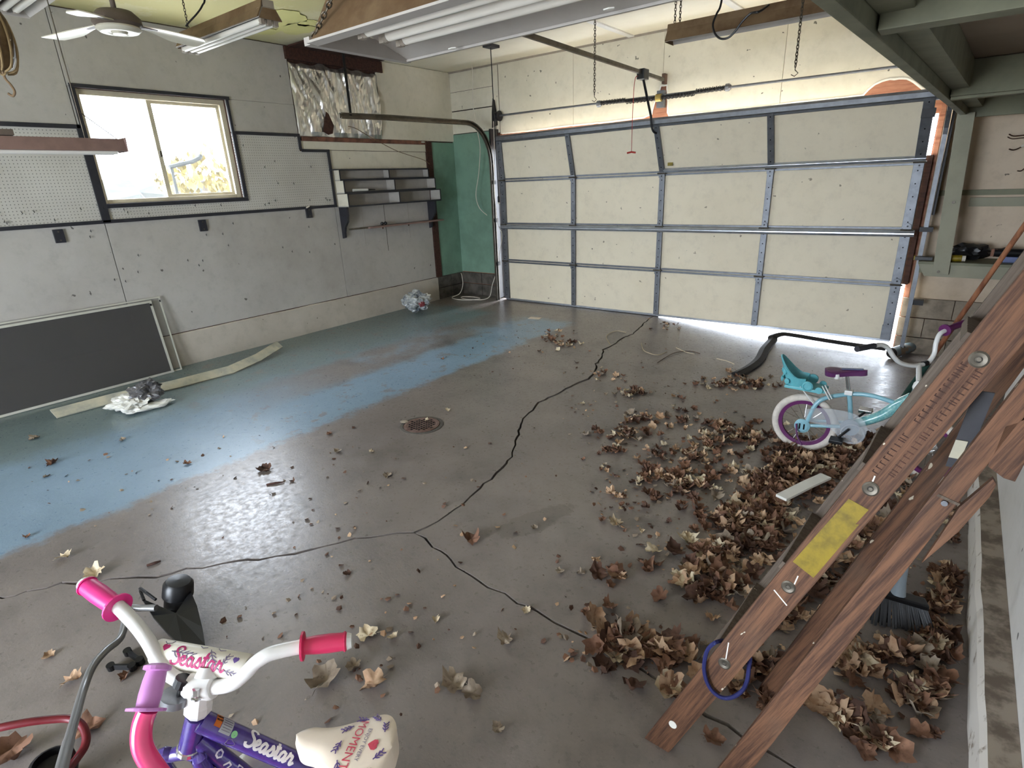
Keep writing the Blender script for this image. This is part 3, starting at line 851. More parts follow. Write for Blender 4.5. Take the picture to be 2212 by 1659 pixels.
MB().box(-.25, -.15, 6.30, 6.36, 1.06, 1.10).build('track_bracket', M['black_steel'], trk2)

# torsion spring assembly
ts = thing('torsion_spring', 'black torsion springs on a long steel shaft above the garage door', 'spring', (-2.8, 6.45, 2.44))
MB().cyl((-5.16, 6.44, 2.455), (-.3, 6.44, 2.43), .0125, 10).build('shaft', M['galv'], ts)
for x0, x1 in ((-3.55, -2.86), (-2.80, -2.10)):
    za = lambda x: 2.455 - .025 * (x + 5.16) / 4.86 - (.018 if abs(x + 2.83) < .4 else 0)
    mb = MB(); n = int((x1 - x0) / .0085); 
    mb.tube([(x0, 6.44, za(x0)), (x1, 6.44, za(x1))], .019, 12)
    pts = [V((x0 + (x1 - x0) * k / (n * 2), 6.44 + .024 * math.cos(k * math.pi * .45), za(x0 + (x1 - x0) * k / (n * 2)) + .024 * math.sin(k * math.pi * .45))) for k in range(n * 2)]
    mb.tube(pts, .0045, 5)
    mb.build('spring', M['black_steel'], ts, smooth=True)
for x in (-3.57, -2.09):
    MB().lathe([(.015, -.03), (.036, -.02), (.036, .012), (.022, .03), (.015, .03)], (x, 6.44, 2.44), (1, 0, 0), 14).build('winding_cone', M['galv'], ts)
MB().lathe([(.015, -.035), (.04, -.03), (.04, .03), (.015, .035)], (-2.83, 6.44, 2.425), (1, 0, 0), 14).build('centre_cone', M['brass'], ts)
MB().box(-2.87, -2.79, 6.47, YD - .014, 2.33, 2.50).build('centre_bracket', M['galv'], ts)
for x in (-5.10, -.36):
    d_ = MB().lathe([(.02, -.03), (.06, -.03), (.055, 0), (.05, .03), (.065, .035), (.065, .045), (.02, .045)], (x, 6.44, 2.45), (1, 0, 0), 20).build('cable_drum', M['black_steel'], ts)
MB().prism([(-.06, -.14), (.06, -.1), (.05, .05), (.02, .2), (-.02, .22), (-.05, .05)], (-5.165, 6.46, 2.45), (0, 1, 0), (0, 0, 1), (.006, 0, 0)).build('end_plate', M['black_steel'], ts)
MB().cyl((-5.095, 6.40, 2.44), (-5.095, 6.40, .1), .003, 5).build('lift_cable', M['old_steel'], ts)

# opener rail with trolley
op = thing('opener_rail', 'grey steel garage door opener rail running overhead from the header to behind the big lamp', 'opener rail', (-2.77, 5, 2.6))
MB().bar((-2.80, 6.46, 2.60), (-2.735, 3.2, 2.645), (.03, 0, 0), (0, 0, .035)).build('rail', M['old_steel'], op, bevel=.004)
MB().box(-2.815, -2.785, 6.46, YD - .014, 2.56, 2.66).build('header_bracket', M['rust'], op)
tr = MB().box(-2.825, -2.745, 5.86, 5.98, 2.545, 2.64).build('trolley', M['plastic_black'], op, bevel=.008)
MB().bar((-2.785, 5.93, 2.56), (-2.765, 6.12, 2.20), (.024, 0, 0), (0, .010, 0)).build('draw_arm', M['black_steel'], op)
MB().tube(spline([(-2.765, 6.10, 2.24), (-2.76, 6.12, 2.13), (-2.745, 6.14, 2.07), (-2.72, 6.17, 2.05)], 5), .011, 8).build('curved_arm', M['black_steel'], op)
rc = MB().tube(spline([(-2.80, 5.88, 2.57), (-2.83, 5.84, 2.55), (-2.84, 5.83, 2.3), (-2.842, 5.83, 1.86)], 6), .0035, 6).build('release_cord', M['red_plastic'], op)
MB().tube([(-2.885, 5.815, 1.86), (-2.842, 5.83, 1.868), (-2.80, 5.845, 1.86)], .009, 8).build('pull_handle', M['red_plastic'], rc)

# corner cords
pts = [hit(a, b, 1, 6.38) for a, b in ((1018, 108), (1021, 170), (1022, 230), (1031, 282), (1037, 320), (1034, 375), (1028, 420), (1035, 448), (1052, 465))]
tag(MB().tube(spline(pts, 6), .005, 6).build('cord', M['cord_white']), 'white cord hanging loose in front of the green corner, its end curled', 'cord')
t = thing('hanging_cable', 'straight black cord with a plug hanging from a ceiling box by the door track', 'cord', (-4.5, 5.68, 1.4))
MB().box(-4.60, -4.48, 5.60, 5.76, CZ - .03, CZ).build('ceiling_box', M['dark_trim'], t, bevel=.004)
MB().tube([(-4.54, 5.67, CZ - .02), (-4.535, 5.67, 2.4), (-4.52, 5.665, 1.44)], .0055, 6).build('cable', M['plastic_black'], t)
pl = MB().lathe([(.006, .05), (.014, .035), (.014, -.02), (.008, -.03)], (-4.52, 5.665, 1.42), (0, 0, 1), 10).build('plug', M['plastic_black'], t)
MB().box(-4.53, -4.51, 5.655, 5.675, 1.375, 1.392).build('plug_face', M['cord_white'], pl)
pts = [hit(a, b, 1, 6.3) for a, b in ((1066, 262), (1068, 330), (1067, 400), (1070, 440), (1076, 485), (1084, 505), (1082, 530), (1078, 555), (1081, 570))]
tag(MB().tube(spline(pts, 5), .004, 6).build('cord', M['cord_white']), 'thin white cord running down beside the left door track', 'cord')
pts = [(-5.93, 6.42, .33), (-5.85, 6.35, .30), (-5.80, 6.3, .18), (-5.78, 6.2, .07), (-5.85, 6.1, .02), (-5.7, 6.05, .012), (-5.5, 6.1, .012), (-5.42, 6.25, .012), (-5.6, 6.3, .012), (-5.75, 6.2, .02), (-5.6, 6.12, .012), (-5.35, 6.2, .012), (-5.28, 6.3, .05), (-5.3, 6.4, .2), (-5.26, 6.45, .36)]
tag(MB().tube(spline(pts, 8), .006, 6).build('cable', M['cord_white']), 'tangled off-white cable on the floor at the foot of the green corner', 'cable')
t = thing('outlet_box', 'small dark outlet box on the green wall low beside the door track', 'outlet', (-5.26, 6.52, .36))
MB().box(-5.31, -5.22, 6.49, YD - .014, .34, .39).build('box', M['black_steel'], t, bevel=.004)
MB().box(-5.28, -5.25, 6.484, 6.49, .35, .38).build('socket', M['lamp_grey'], t)

# ------------------------------------------------------------------ loft and shelf on the right
loft = thing('storage_loft', 'faded green wooden storage loft overhead at the right, seen from below', 'loft', (.3, 4, 2))
e0, e1 = V((-.375, 1.3, 1.995)), V((-.118, 6.36, 1.985))
ed = (e1 - e0).normalized(); en = V((ed.y, -ed.x, 0))
mb = MB().obox(e0 + V((0, 0, 0)), e1 - e0, en * .042, V((0, 0, .2))); mb.build('edge_beam', M['green_loft'], loft, bevel=.004)
mb = MB().obox(e0 + en * .044 + V((0, 0, .05)), e1 - e0, en * .09, V((0, 0, .14))); mb.build('inner_beam', M['green_loft'], loft, bevel=.004)
MB().box(-.37, .383, .2, 3.96, 2.19, 2.21).box(-.37, 1.585, 3.96, 6.35, 2.19, 2.21).build('underside_board', M['loft_ply'], loft)
def xbeam(y, z0, z1, th, x0=None):
    k = (y - e0.y) / (e1.y - e0.y); x0 = e0.x + (e1.x - e0.x) * k + .05
    MB().box(x0, .383 if y < 3.9 else 1.585, y, y + th, z0, z1).build('cross_beam', M['green_loft'], loft, bevel=.004)
xbeam(2.16, 2.0, 2.185, .09); xbeam(4.55, 2.0, 2.185, .045); xbeam(4.60, 1.985, 2.06, .09); xbeam(6.2, 1.965, 2.185, .05)
xbeam(1.0, 2.0, 2.185, .09)
for (px, py) in ((1911, 62), (2002, 36), (2044, 34)):
    p = hit(px, py, 2, 2.18)
MB().lathe([(.0, .012), (.012, .008), (.02, -.004), (.008, -.012)], hit(1903, 60, 2, 2.16), (0.3, 0.2, 1), 7).build('wasp_nest', M['hole_black'], loft)
post = thing('shelf_unit', 'green painted shelf hung from the loft by a flat post, right of the garage door', 'shelf', (0, 6.2, .7))
a, b = hit(2090, 232, 1, 6.17), hit(2031, 592, 1, 6.15)
MB().bar((a.x, 6.17, 2.0), (b.x, 6.15, b.z), (.115, 0, 0), (0, .028, 0)).build('hanging_post', M['green_post'], post, bevel=.003)
for (px, py) in ((2060, 437), (2027, 587)):
    p = hit(px, py, 1, 6.136); MB().cyl(p, p + V((0, -.006, 0)), .012, 8).build('bolt', M['old_steel'], post)
MB().prism([(-.205, .80), (1.5, .80), (1.5, .695), (-.145, .695)], (0, 6.165, 0), (1, 0, 0), (0, 0, 1), (0, .025, 0)).build('apron_board', M['green_post'], post, bevel=.003)
MB().box(-.205, 1.5, 6.15, YD - .014, .80, .822).build('shelf_board', M['green_loft'], post, bevel=.003)
MB().box(-.19, -.165, 6.19, YD - .014, .72, .80).build('cleat', M['green_loft'], post)
MB().box(-.185, 1.5, YD - .04, YD - .014, 1.355, 1.40).build('wall_rail', M['green_loft'], post, bevel=.003)
MB().box(.06, 1.5, YD - .05, YD - .014, 1.262, 1.335).build('wall_board', M['green_post'], post, bevel=.003)
# things on the shelf
def lump(c, rx, ry, rz, amp, seed, n=3, freq=3.0):
    bm = bmesh.new(); bmesh.ops.create_icosphere(bm, subdivisions=n, radius=1)
    for v in bm.verts:
        d_ = v.co.normalized(); k = 1 + amp * (noise.noise(d_ * freq + V((seed, 0, 0))) + .6 * noise.noise(d_ * freq * 2.3 + V((0, seed, 0))) + .35 * noise.noise(d_ * freq * 5 + V((0, 0, seed))))
        v.co = V((d_.x * rx, d_.y * ry, d_.z * rz)) * k + V(c)
    mb = MB(); vs = [v.co.copy() for v in bm.verts]; fs = [tuple(v.index for v in f.verts) for f in bm.faces]; bm.free()
    return mb.add(vs, fs)
def on_plane(mb, z):        # drop so that the lowest point stands on z
    lo = min(v[2] for v in mb.v); mb.v = [(v[0], v[1], v[2] - lo + z) for v in mb.v]; return mb
p = hit(2098, 543, 1, 6.33)
t = thing('tool_bag', 'crumpled black bag on the green shelf', 'bag', (p.x, 6.33, .822))
on_plane(lump((p.x, 6.35, .9), .13, .08, .065, .35, 3.3), .822).build('bag_body', M['plastic_black'], t, smooth=True)
MB().tube(spline([(p.x + .08, 6.33, .86), (p.x + .14, 6.32, .89), (p.x + .2, 6.32, .93), (p.x + .26, 6.33, .945)], 5), .006, 6).build('strap', M['plastic_black'], t)
p = hit(2064, 548, 1, 6.22)
t = thing('yellow_roll', 'yellow and white roll lying on the green shelf behind the post', 'roll', (p.x, 6.22, .822))
MB().tube([(p.x - .055, 6.22, .85), (p.x + .05, 6.22, .852)], .028, 12).build('roll', M['yellow'], t, smooth=True)
MB().tube([(p.x + .05, 6.22, .852), (p.x + .075, 6.222, .852)], .024, 12).build('white_end', M['cord_white'], t)
p = hit(2000, 545, 1, 6.25)
t = thing('tape_box', 'small black box with a yellow end on the left end of the green shelf', 'box', (p.x, 6.25, .822))
MB().box(p.x - .07, p.x + .06, 6.22, 6.28, .822, .852).build('box', M['plastic_black'], t, bevel=.003)
MB().box(p.x - .08, p.x - .07, 6.22, 6.28, .822, .858).build('end_flap', M['yellow'], t)
p = hit(2190, 535, 1, 6.3)
t = thing('power_tool', 'dark power tool lying on the green shelf, at the right edge of the photo', 'tool', (p.x, 6.3, .822))
MB().tube([(p.x - .12, 6.3, .90), (p.x + .14, 6.32, .90)], .036, 12).build('body', M['plastic_black'], t, smooth=True, bevel=.0)
MB().box(p.x - .05, p.x + .1, 6.28, 6.34, .822, .87).build('base', M['blue_vinyl'], t, bevel=.006)
MB().box(p.x - .14, p.x - .10, 6.28, 6.33, .87, .93).build('nose', M['pole_wood'], t)
for k, (pts, lab) in enumerate((([(2180, 290), (2190, 294), (2212, 292), (2240, 290)], 'upper bare brown wire poking out of the wall at the right edge'), ([(2180, 322), (2190, 324), (2205, 318), (2240, 300)], 'middle brown wire with a white cap poking out of the wall at the right edge'), ([(2198, 369), (2206, 369), (2216, 362), (2240, 350)], 'lowest short brown wire poking out of the wall at the right edge'))):
    q = [hit(a, b, 1, 6.42 + .03 * i) for i, (a, b) in enumerate(pts)]
    q[-1].y = YD - .015
    w_ = tag(MB().tube(spline(q, 4), .005, 6).build('wire', M['copper']), lab, 'wire')
    if k == 0:
        MB().tube(spline([v + V((-.005, 0, -.02)) for v in q], 4), .004, 6).build('second_strand', M['copper'], w_)
    if k == 1:
        MB().lathe([(.006, 0), (.011, .01), (.011, .03), (.004, .035)], q[2] + V((0, 0, .004)), (.6, 0, .3), 8).build('wire_cap', M['cord_white'], w_)

# ------------------------------------------------------------------ cubby shelf on the left wall
cb = thing('cubby_shelf', 'black and cream stepped cubby shelf on brackets, on the left wall under the foil', 'shelf', (XL, 5.2, 1.42))
x0 = X1
rows = [(4.40, 5.88, 1.73, 1.835, .10), (4.40, 5.94, 1.585, 1.715, .155), (4.40, 5.98, 1.43, 1.565, .20)]
th = .012
for (ya, yb_, za, zb, dp) in rows:
    ym_ = (ya + yb_) / 2 + .02
    r = MB().box(x0, x0 + dp, ya, yb_, za - th, za).box(x0, x0 + dp, ym_, ym_ + th, za, zb).box(x0, x0 + dp, yb_ - th, yb_, za, zb).build('cubby_row', M['wall_grey'], cb)
    e = MB(); xe = x0 + dp
    e.box(xe, xe + .006, ya, yb_, za - th - .003, za + .005); e.box(xe, xe + .006, ya, yb_, zb - .006, zb + .006)
    for y_ in (ya, ym_, yb_ - .014): e.box(xe, xe + .006, y_, y_ + .014, za, zb)
    e.build('dark_edging', M['dark_trim'], r)
    MB().box(x0, x0 + dp, ya, ya + th, za, zb).build('side_board', M['wall_cream'], cb)
    MB().box(x0, x0 + .004, ya + th, yb_ - th, za, zb).build('back_board', M['wall_grey'], cb)
MB().box(x0, x0 + .10, 4.34, 5.88, 1.835, 1.847).build('top_board', M['dark_trim'], cb)
for ya in (4.40, 5.90):
    MB().prism([(0, 0), (.15, 0), (.15, -.10), (.135, -.17), (.07, -.24), (.05, -.30), (.045, -.36), (.0, -.37)], (x0, ya, 1.418), (1, 0, 0), (0, 0, 1), (0, .03, 0)).build('bracket', M['dark_trim'], cb, bevel=.003)
MB().tube([(x0 + .10, 4.44, 1.155), (x0 + .10, 6.0, 1.15)], .011, 8).build('rod', M['old_steel'], cb)
lb = MB().box(x0 + .03, x0 + .15, 4.72, 6.06, 1.140, 1.160).build('lower_board', M['lamp_red'], cb, bevel=.003)
for y in (4.95, 5.4, 5.8):
    MB().cyl((x0 + .12, y, 1.12), (x0 + .12, y, 1.14), .008, 8).build('peg', M['dark_wood'], lb)
MB().box(XL + .013, XL + .017, 5.10, 5.106, .82, 1.42).build('wall_joint', M['seam'], cb)
for y in (4.74, 5.52):
    MB().box(XL + .013, XL + .0165, y, y + .004, .95, 1.42).build('wall_joint', M['lamp_grey'], cb)
t = thing('caulk_tube', 'white tube with a black nozzle lying in the middle row of the cubby shelf', 'tube', (x0 + .08, 4.75, 1.585))
MB().tube([(x0 + .09, 4.58, 1.603), (x0 + .09, 4.80, 1.603)], .018, 12).build('body', M['white_paint'], t)
MB().tube([(x0 + .09, 4.80, 1.603), (x0 + .09, 4.83, 1.603), (x0 + .09, 4.92, 1.601)], [.015, .009, .006], 10).build('nozzle', M['plastic_black'], t)
t = thing('shelf_ball_pair', 'pair of small black round knobs on the lower board of the cubby shelf', 'knobs', (x0 + .08, 5.0, 1.16))
for y in (4.98, 5.035):
    MB().lathe([(.004, -.022), (.018, -.014), (.022, 0), (.018, .014), (.004, .022)], (x0 + .08, y, 1.182), (0, 0, 1), 12).build('knob', M['plastic_black'], t, smooth=True)

# ------------------------------------------------------------------ hanging lamps
def chain(a, b, link=.034, wire=.0032, hook=True):
    a, b = V(a), V(b); d_ = (b - a); L = d_.length; d_.normalize(); n = max(2, int(L / (link * .72))); mb = MB()
    u = d_.orthogonal().normalized(); w = d_.cross(u)
    for i in range(n):
        c = a + d_ * (L * (i + .5) / n); s_ = u if i % 2 else w
        mb.tube([c + d_ * (math.cos(k * math.tau / 8) * link / 2) + s_ * (math.sin(k * math.tau / 8) * link * .27) for k in range(8)], wire, 5, closed=True)
    return mb
def hook_mb(p, s=.03):
    return MB().tube([V(p), V(p) + V((0, 0, -s * .4)), V(p) + V((s * .5, 0, -s * .9)), V(p) + V((0, 0, -s * 1.3)), V(p) + V((-s * .5, 0, -s * 1.0))], .003, 6)

# big three-tube lamp right overhead
YN, YF, ZB = 1.50, 1.985, 2.15
bx0, bx1 = -2.06, .35
big = thing('fluorescent_lamp', 'large grey three-tube fluorescent lamp hanging low across the top of the photo, brown dusty side', 'lamp', (-.85, 1.75, ZB))
yc = (YN + YF) / 2
prof = [(YN, ZB), (YN + .012, ZB + .01), (YN + .04, ZB + .055), (YN + .08, ZB + .065), (YF - .20, ZB + .065), (YF - .16, ZB + .055), (YF - .012, ZB + .004), (YF, ZB)]
def shell(prof, x0, x1, th, name, mat, parent):
    mb = MB(); m = len(prof)
    up = [(p[0] + (-th * .6 if p[0] < (prof[0][0] + prof[-1][0]) / 2 else th * .6), p[1] + th) for p in prof]
    ring = prof + up[::-1]; m2 = len(ring)
    vs = [(x0, y, z) for y, z in ring] + [(x1, y, z) for y, z in ring]
    fs = [(i, (i + 1) % m2, (i + 1) % m2 + m2, i + m2) for i in range(m2)]
    for i in range(m - 1):
        fs += [(i, i + 1, m2 - 2 - i, m2 - 1 - i), (m2 + i, m2 + i + 1, 2 * m2 - 2 - i, 2 * m2 - 1 - i)]
    return mb.add(vs, fs).build(name, mat, parent)
shell(prof, bx0, bx1, .004, 'reflector', M['lamp_white'], big)
# dusty outer skin of the near side
mb = MB().prism([(YN - .006, ZB + .002), (YN + .088, ZB + .150), (YN + .080, ZB + .155), (YN - .014, ZB + .006)], (bx0, 0, 0), (0, 1, 0), (0, 0, 1), (bx1 - bx0, 0, 0)); mb.build('dusty_side', M['lamp_brown'], big)
mb = MB().prism([(YN - .03, ZB - .002), (YN + .015, ZB - .006), (YN + .015, ZB + .003), (YN - .03, ZB + .006)], (bx0, 0, 0), (0, 1, 0), (0, 0, 1), (bx1 - bx0, 0, 0)); mb.build('near_lip', M['lamp_white'], big)
mb = MB().prism([(YF - .015, ZB - .006), (YF + .014, ZB - .002), (YF + .014, ZB + .006), (YF - .015, ZB + .003)], (bx0, 0, 0), (0, 1, 0), (0, 0, 1), (bx1 - bx0, 0, 0)); mb.build('far_lip', M['lamp_white'], big)
mb = MB().prism([(YN, ZB), (YN + .04, ZB + .06), (YF - .16, ZB + .06), (YF, ZB)], (bx0, 0, 0), (0, 1, 0), (0, 0, 1), (-.006, 0, 0)); mb.build('end_plate', M['lamp_white'], big)
mb = MB().prism([(YN - .02, ZB - .006), (YF + .012, ZB - .006), (YF + .012, ZB + .022), (YN - .02, ZB + .022)], (bx0 - .03, 0, 0), (0, 1, 0), (0, 0, 1), (.034, 0, 0)); mb.build('end_lip', M['lamp_white'], big)
MB().box(bx0 - .03, bx1, yc - .12, yc + .06, ZB + .07, ZB + .15).build('ballast_channel', M['lamp_brown'], big, bevel=.004)
for y, z in ((YN + .065, ZB + .014), (YN + .165, ZB + .014), (YN + .25, ZB + .014)):
    MB().tube([(bx0 + .22, y, z), (bx1, y, z)], .021, 12).build('tube', M['tube_glass'], big, smooth=True)
    so = MB(); so.box(bx0 + .195, bx0 + .22, y - .012, y + .012, z - .022, ZB + .07); so.cyl((bx0 + .22, y, z), (bx0 + .24, y, z), .0225, 12); so.build('socket', M['lamp_grey'], big)
for px, py in ((978, 106), (1316, 21)):
    p = hit(px, py, 2, ZB - .008)
    MB().prism([(-.018, -.008), (.004, -.012), (.02, -.004), (.016, .006), (.004, .012), (-.01, .006)], p, (1, 0, 0), (0, 1, 0), (0, 0, .004)).build('paint_chip', M['white_chip_glow'], big)
pc0 = hit(676, 82, 2, 2.17); pc1 = hit(716, 0, 1, pc0.y + .01); pc1 = pc0 + (pc1 - pc0) * ((CZ - pc0.z) / (pc1.z - pc0.z))
chain(pc0, pc1, .03, .003).build('chain', M['chain'], big)
chain((bx1 - .1, YN + .10, ZB + .18), (bx1 - .1, YN + .12, CZ)).build('chain', M['chain'], big)

def tube_lamp(name, lab, x0, x1, y, z, width, h, ntubes, msk, tilt=0.0, body='lamp_brown', tr=.019, top='lamp_grey', drop=.0):
    t = thing(name, lab, 'lamp', ((x0 + x1) / 2, y, z))
    w2 = width / 2
    prof = [(y - w2, z), (y - w2 * .55, z + h * .55), (y + w2 * .55, z + h * .55), (y + w2, z)]
    shell(prof, x0, x1, .004, 'reflector', M['lamp_white'], t)
    MB().prism([(y - w2 - .004, z + .002), (y - w2 * .55 - .006, z + h * .58), (y - w2 * .5, z + h), (y - w2 * .5 - .005, z + h), (y - w2 * .55 - .012, z + h * .6), (y - w2 - .012, z + .004)], (x0 - .002, 0, 0), (0, 1, 0), (0, 0, 1), (x1 - x0 + .004, 0, 0)).build('near_side', M[body], t)
    MB().prism([(y - w2 * .5, z + h * .6), (y + w2 * .5, z + h * .6), (y + w2 * .5, z + h), (y - w2 * .5, z + h)], (x0, 0, 0), (0, 1, 0), (0, 0, 1), (x1 - x0, 0, 0)).build('channel', M[top], t)
    for xx, s_ in ((x0, -1), (x1, 1)):
        MB().prism([(y - w2, z - .004), (y + w2, z - .004), (y + w2 * .55, z + h * .55), (y - w2 * .55, z + h * .55)], (xx, 0, 0), (0, 1, 0), (0, 0, 1), (.005 * s_, 0, 0)).build('end_plate', M[body], t)
    for k in range(ntubes):
        yy = y + (k - (ntubes - 1) / 2) * width * .3; zz = z + h * .2 - drop
        MB().tube([(x0 + .03, yy, zz), (x1 - .03, yy, zz)], tr, 12).build('tube', M['tube_glass'], t, smooth=True)
        for xx in (x0 + .012, x1 - .04):
            MB().box(xx, xx + .028, yy - .012, yy + .012, zz - .02, z + h * .55).build('socket', M['lamp_grey'], t)
    return t
lampL = tube_lamp('fluorescent_lamp', 'three-tube lamp with a brown side under the yellow ceiling, right of the fan', -4.57, -3.50, 2.265, 2.605, .15, .10, 3, 0, drop=.03, tr=.017)
chain((-4.5, 2.26, 2.70), (-4.5, 2.26, CZ), .024, .0022).build('chain', M['chain'], lampL)
chain((-3.56, 2.26, 2.70), (-3.56, 2.26, CZ), .024, .0022).build('chain', M['chain'], lampL)
q = [hit(a, b, 1, 2.22) for a, b in ((402, 56), (410, 46), (425, 30), (437, 12), (442, -10), (444, -40))]; q[-1].z = CZ - .01
MB().tube(spline(q, 5), .006, 6).build('cord', M['plastic_black'], lampL)
lampR = tube_lamp('fluorescent_lamp', 'long brown-sided fluorescent lamp hanging near the garage door, its right end behind the loft', -2.16, .28, 5.08, 2.655, .17, .13, 1, 0, drop=-.01)
for xx in (-2.06, -.5):
    chain((xx - .02, 5.08, 2.785), (xx - .02, 5.08, CZ), .03, .003).build('chain', M['chain'], lampR)
chain((-2.11, 5.05, 2.72), (-2.11, 5.05, CZ), .03, .003).build('chain', M['chain'], lampR)
q = [hit(a, b, 1, 4.9) for a, b in ((1565, -30), (1558, 5), (1548, 30), (1540, 52), (1544, 72), (1556, 83), (1572, 82), (1586, 70), (1604, 46), (1622, 29), (1640, 25), (1650, 32))]
q[0].z = CZ - .005; q[-1] = V((q[-1].x, 5.0, 2.77))
MB().tube(spline(q, 6), .008, 7).build('cord', M['plastic_black'], lampR)
lampW = thing('fluorescent_lamp', 'reddish-brown strip lamp hanging low in front of the window at the left edge', 'lamp', (-4.2, 1.0, 1.9))
MB().prism([(-.07, 0), (.07, 0), (.045, .07), (-.045, .07)], (-4.2, -.3, 1.90), (1, 0, 0), (0, 0, 1), (0, 1.845, 0)).build('housing', M['lamp_red'], lampW, bevel=.003)
for xx in (-.03, .03):
    MB().tube([(-4.2 + xx, -.26, 1.895), (-4.2 + xx, 1.50, 1.895)], .013, 10).build('tube', M['tube_glass'], lampW)
MB().bar((-4.2, 1.545, 1.895), (-4.2, 1.548, 1.975), (.15, 0, 0), (0, .004, 0)).build('end_plate', M['lamp_red'], lampW)
MB().tube([(-4.2, 1.36, 1.97), (-4.2, 1.36, CZ)], .0035, 6).build('hanging_wire', M['chain'], lampW)
MB().tube([(-4.2, 1.36, 2.12), (-4.2, 1.53, 1.97)], .003, 6).build('hanging_wire', M['chain'], lampW)
chain((-4.2, -.1, 1.97), (-4.2, -.1, CZ), .03, .003).build('chain', M['chain'], lampW)
p = hit(12, 288, 0, -4.2); 
MB().bar((-4.2, .75, 1.985), (-4.2, 1.02, 1.99), (.08, 0, 0), (0, 0, .03)).build('dust_lump', M['fan_dark'], lampW)
lampT = tube_lamp('fluorescent_lamp', 'white two-tube lamp cut off by the top left corner of the photo', -4.78, -3.6, 1.33, 2.70, .20, .12, 2, 0, body='lamp_white', top='lamp_white')
for xx in (-4.6, -3.8):
    MB().tube([(xx, 1.33, 2.82), (xx, 1.33, CZ)], .004, 6).build('hanger', M['chain'], lampT)

# free hanging chains
for (px, y, z0, lab) in ((1286, 4.6, None, 'free hanging steel chain in front of the opener rail'), (1726, 4.3, None, 'free hanging steel chain with an open hook, left of the loft')):
    pb = hit(1284 if px < 1400 else 1718, 205 if px < 1400 else 145, 1, y)
    t = thing('hanging_chain', lab, 'chain', pb)
    chain(pb, (pb.x, y, CZ), .028, .0028).build('links', M['chain'], t)
    hook_mb(pb, .04).build('hook', M['chain'], t)

# ceiling fan
hub = V((-4.09, 1.645, 2.56))
fan = thing('ceiling_fan', 'cream three-blade ceiling fan with a brown motor under the yellowed ceiling', 'fan', (hub.x, hub.y, CZ))
MB().lathe([(.05, CZ - hub.z), (.05, CZ - hub.z - .02), (.02, CZ - hub.z - .06), (.014, CZ - hub.z - .07), (.014, .09)], hub, (0, 0, 1), 16).build('down_rod', M['fan_dark'], fan)
MB().lathe([(.02, .10), (.09, .085), (.125, .05), (.128, .02), (.11, .005)], hub, (0, 0, 1), 28).build('motor', M['fan_dark'], fan, smooth=True)
MB().lathe([(.112, .005), (.118, -.004), (.10, -.02), (.075, -.024), (.06, -.018), (.045, -.018), (.035, -.03), (.0, -.034)], hub, (0, 0, 1), 28).build('bottom_cover', M['fan_paint'], fan, smooth=True)
for a in (math.radians(214), math.radians(78), math.radians(-42)):
    dr = V((math.cos(a), math.sin(a), 0)); sd = V((-math.sin(a), math.cos(a), 0)); n = 14; vs = []
    for i in range(n + 1):
        t_ = i / n; r = .11 + .35 * t_
        w_ = (.030 + .052 * sstep(.05, .55, t_)) * (math.sqrt(max(0, 1 - ((t_ - .82) / .18) ** 2)) if t_ > .82 else 1)
        for k in range(5):
            s_ = (k / 2 - 1) * max(w_, .002)
            zz = .02 - s_ * .10 - .012 * (s_ / .08) ** 2 - .045 * t_
            vs.append(hub + dr * r + sd * s_ + V((0, 0, zz)))
    nv = len(vs); vs += [v + V((0, 0, .005)) for v in vs]
    fs = []
    for i in range(n):
        for k in range(4):
            a_ = i * 5 + k; fs += [(a_, a_ + 1, a_ + 6, a_ + 5), (a_ + nv, a_ + 5 + nv, a_ + 6 + nv, a_ + 1 + nv)]
        fs += [(i * 5, i * 5 + 5, i * 5 + 5 + nv, i * 5 + nv), (i * 5 + 4, i * 5 + 4 + nv, i * 5 + 9 + nv, i * 5 + 9)]
    fs += [tuple(n * 5 + k for k in range(5)) + tuple(n * 5 + k + nv for k in (4, 3, 2, 1, 0))]
    bl = MB().add(vs, fs).build('blade', M['fan_paint'], fan, smooth=True)
    MB().bar(hub + dr * .10 + V((0, 0, .02)), hub + dr * .2 + V((0, 0, .012)), sd * .04, (0, 0, .008)).build('blade_iron', M['fan_dark'], bl)

# wooden pulley block
pc = dep(-20, 86, 2.5)
pul = thing('pulley_block', 'old brown wooden pulley block with an iron hook, hanging at the left edge', 'pulley', pc)
MB().lathe([(.012, .15), (.05, .135), (.072, .09), (.082, .02), (.076, -.05), (.055, -.105), (.02, -.125)], pc, (.05, .05, 1), 20).build('cheek', M['net_wood'], pul, smooth=True)
for k in range(5):
    a = -1.2 + k * .55; u_ = (RIGHT * math.cos(a) - FWD * math.sin(a) * -1); 
    pts = [pc + V((0, 0, h)) + u_.normalized() * (r + .004) for r, h in ((.05, .135), (.073, .09), (.083, .02), (.077, -.05), (.055, -.107), (.02, -.127))]
    MB().tube(spline(pts, 3), .005, 6).build('rope_strap', M['rope'], pul)
for h in (.07, .0, -.07):
    p = pc + RIGHT * .083 * (1 - abs(h) * 1.6) + V((0, 0, h)); MB().lathe([(.0, -.006), (.006, 0), (.0, .006)], p, (0, 0, 1), 8).build('rivet', M['white_chip_glow'], pul)
MB().tube([pc + V((0, 0, .13)), pc + V((0.0, 0, .19))], [.05, .04], 12).build('iron_cap', M['plastic_black'], pul)
MB().tube([pc + V((0, 0, .17)), (pc.x, pc.y, CZ)], .012, 8).build('rope', M['rope'], pul)
hb = pc + V((.0, 0, -.125))
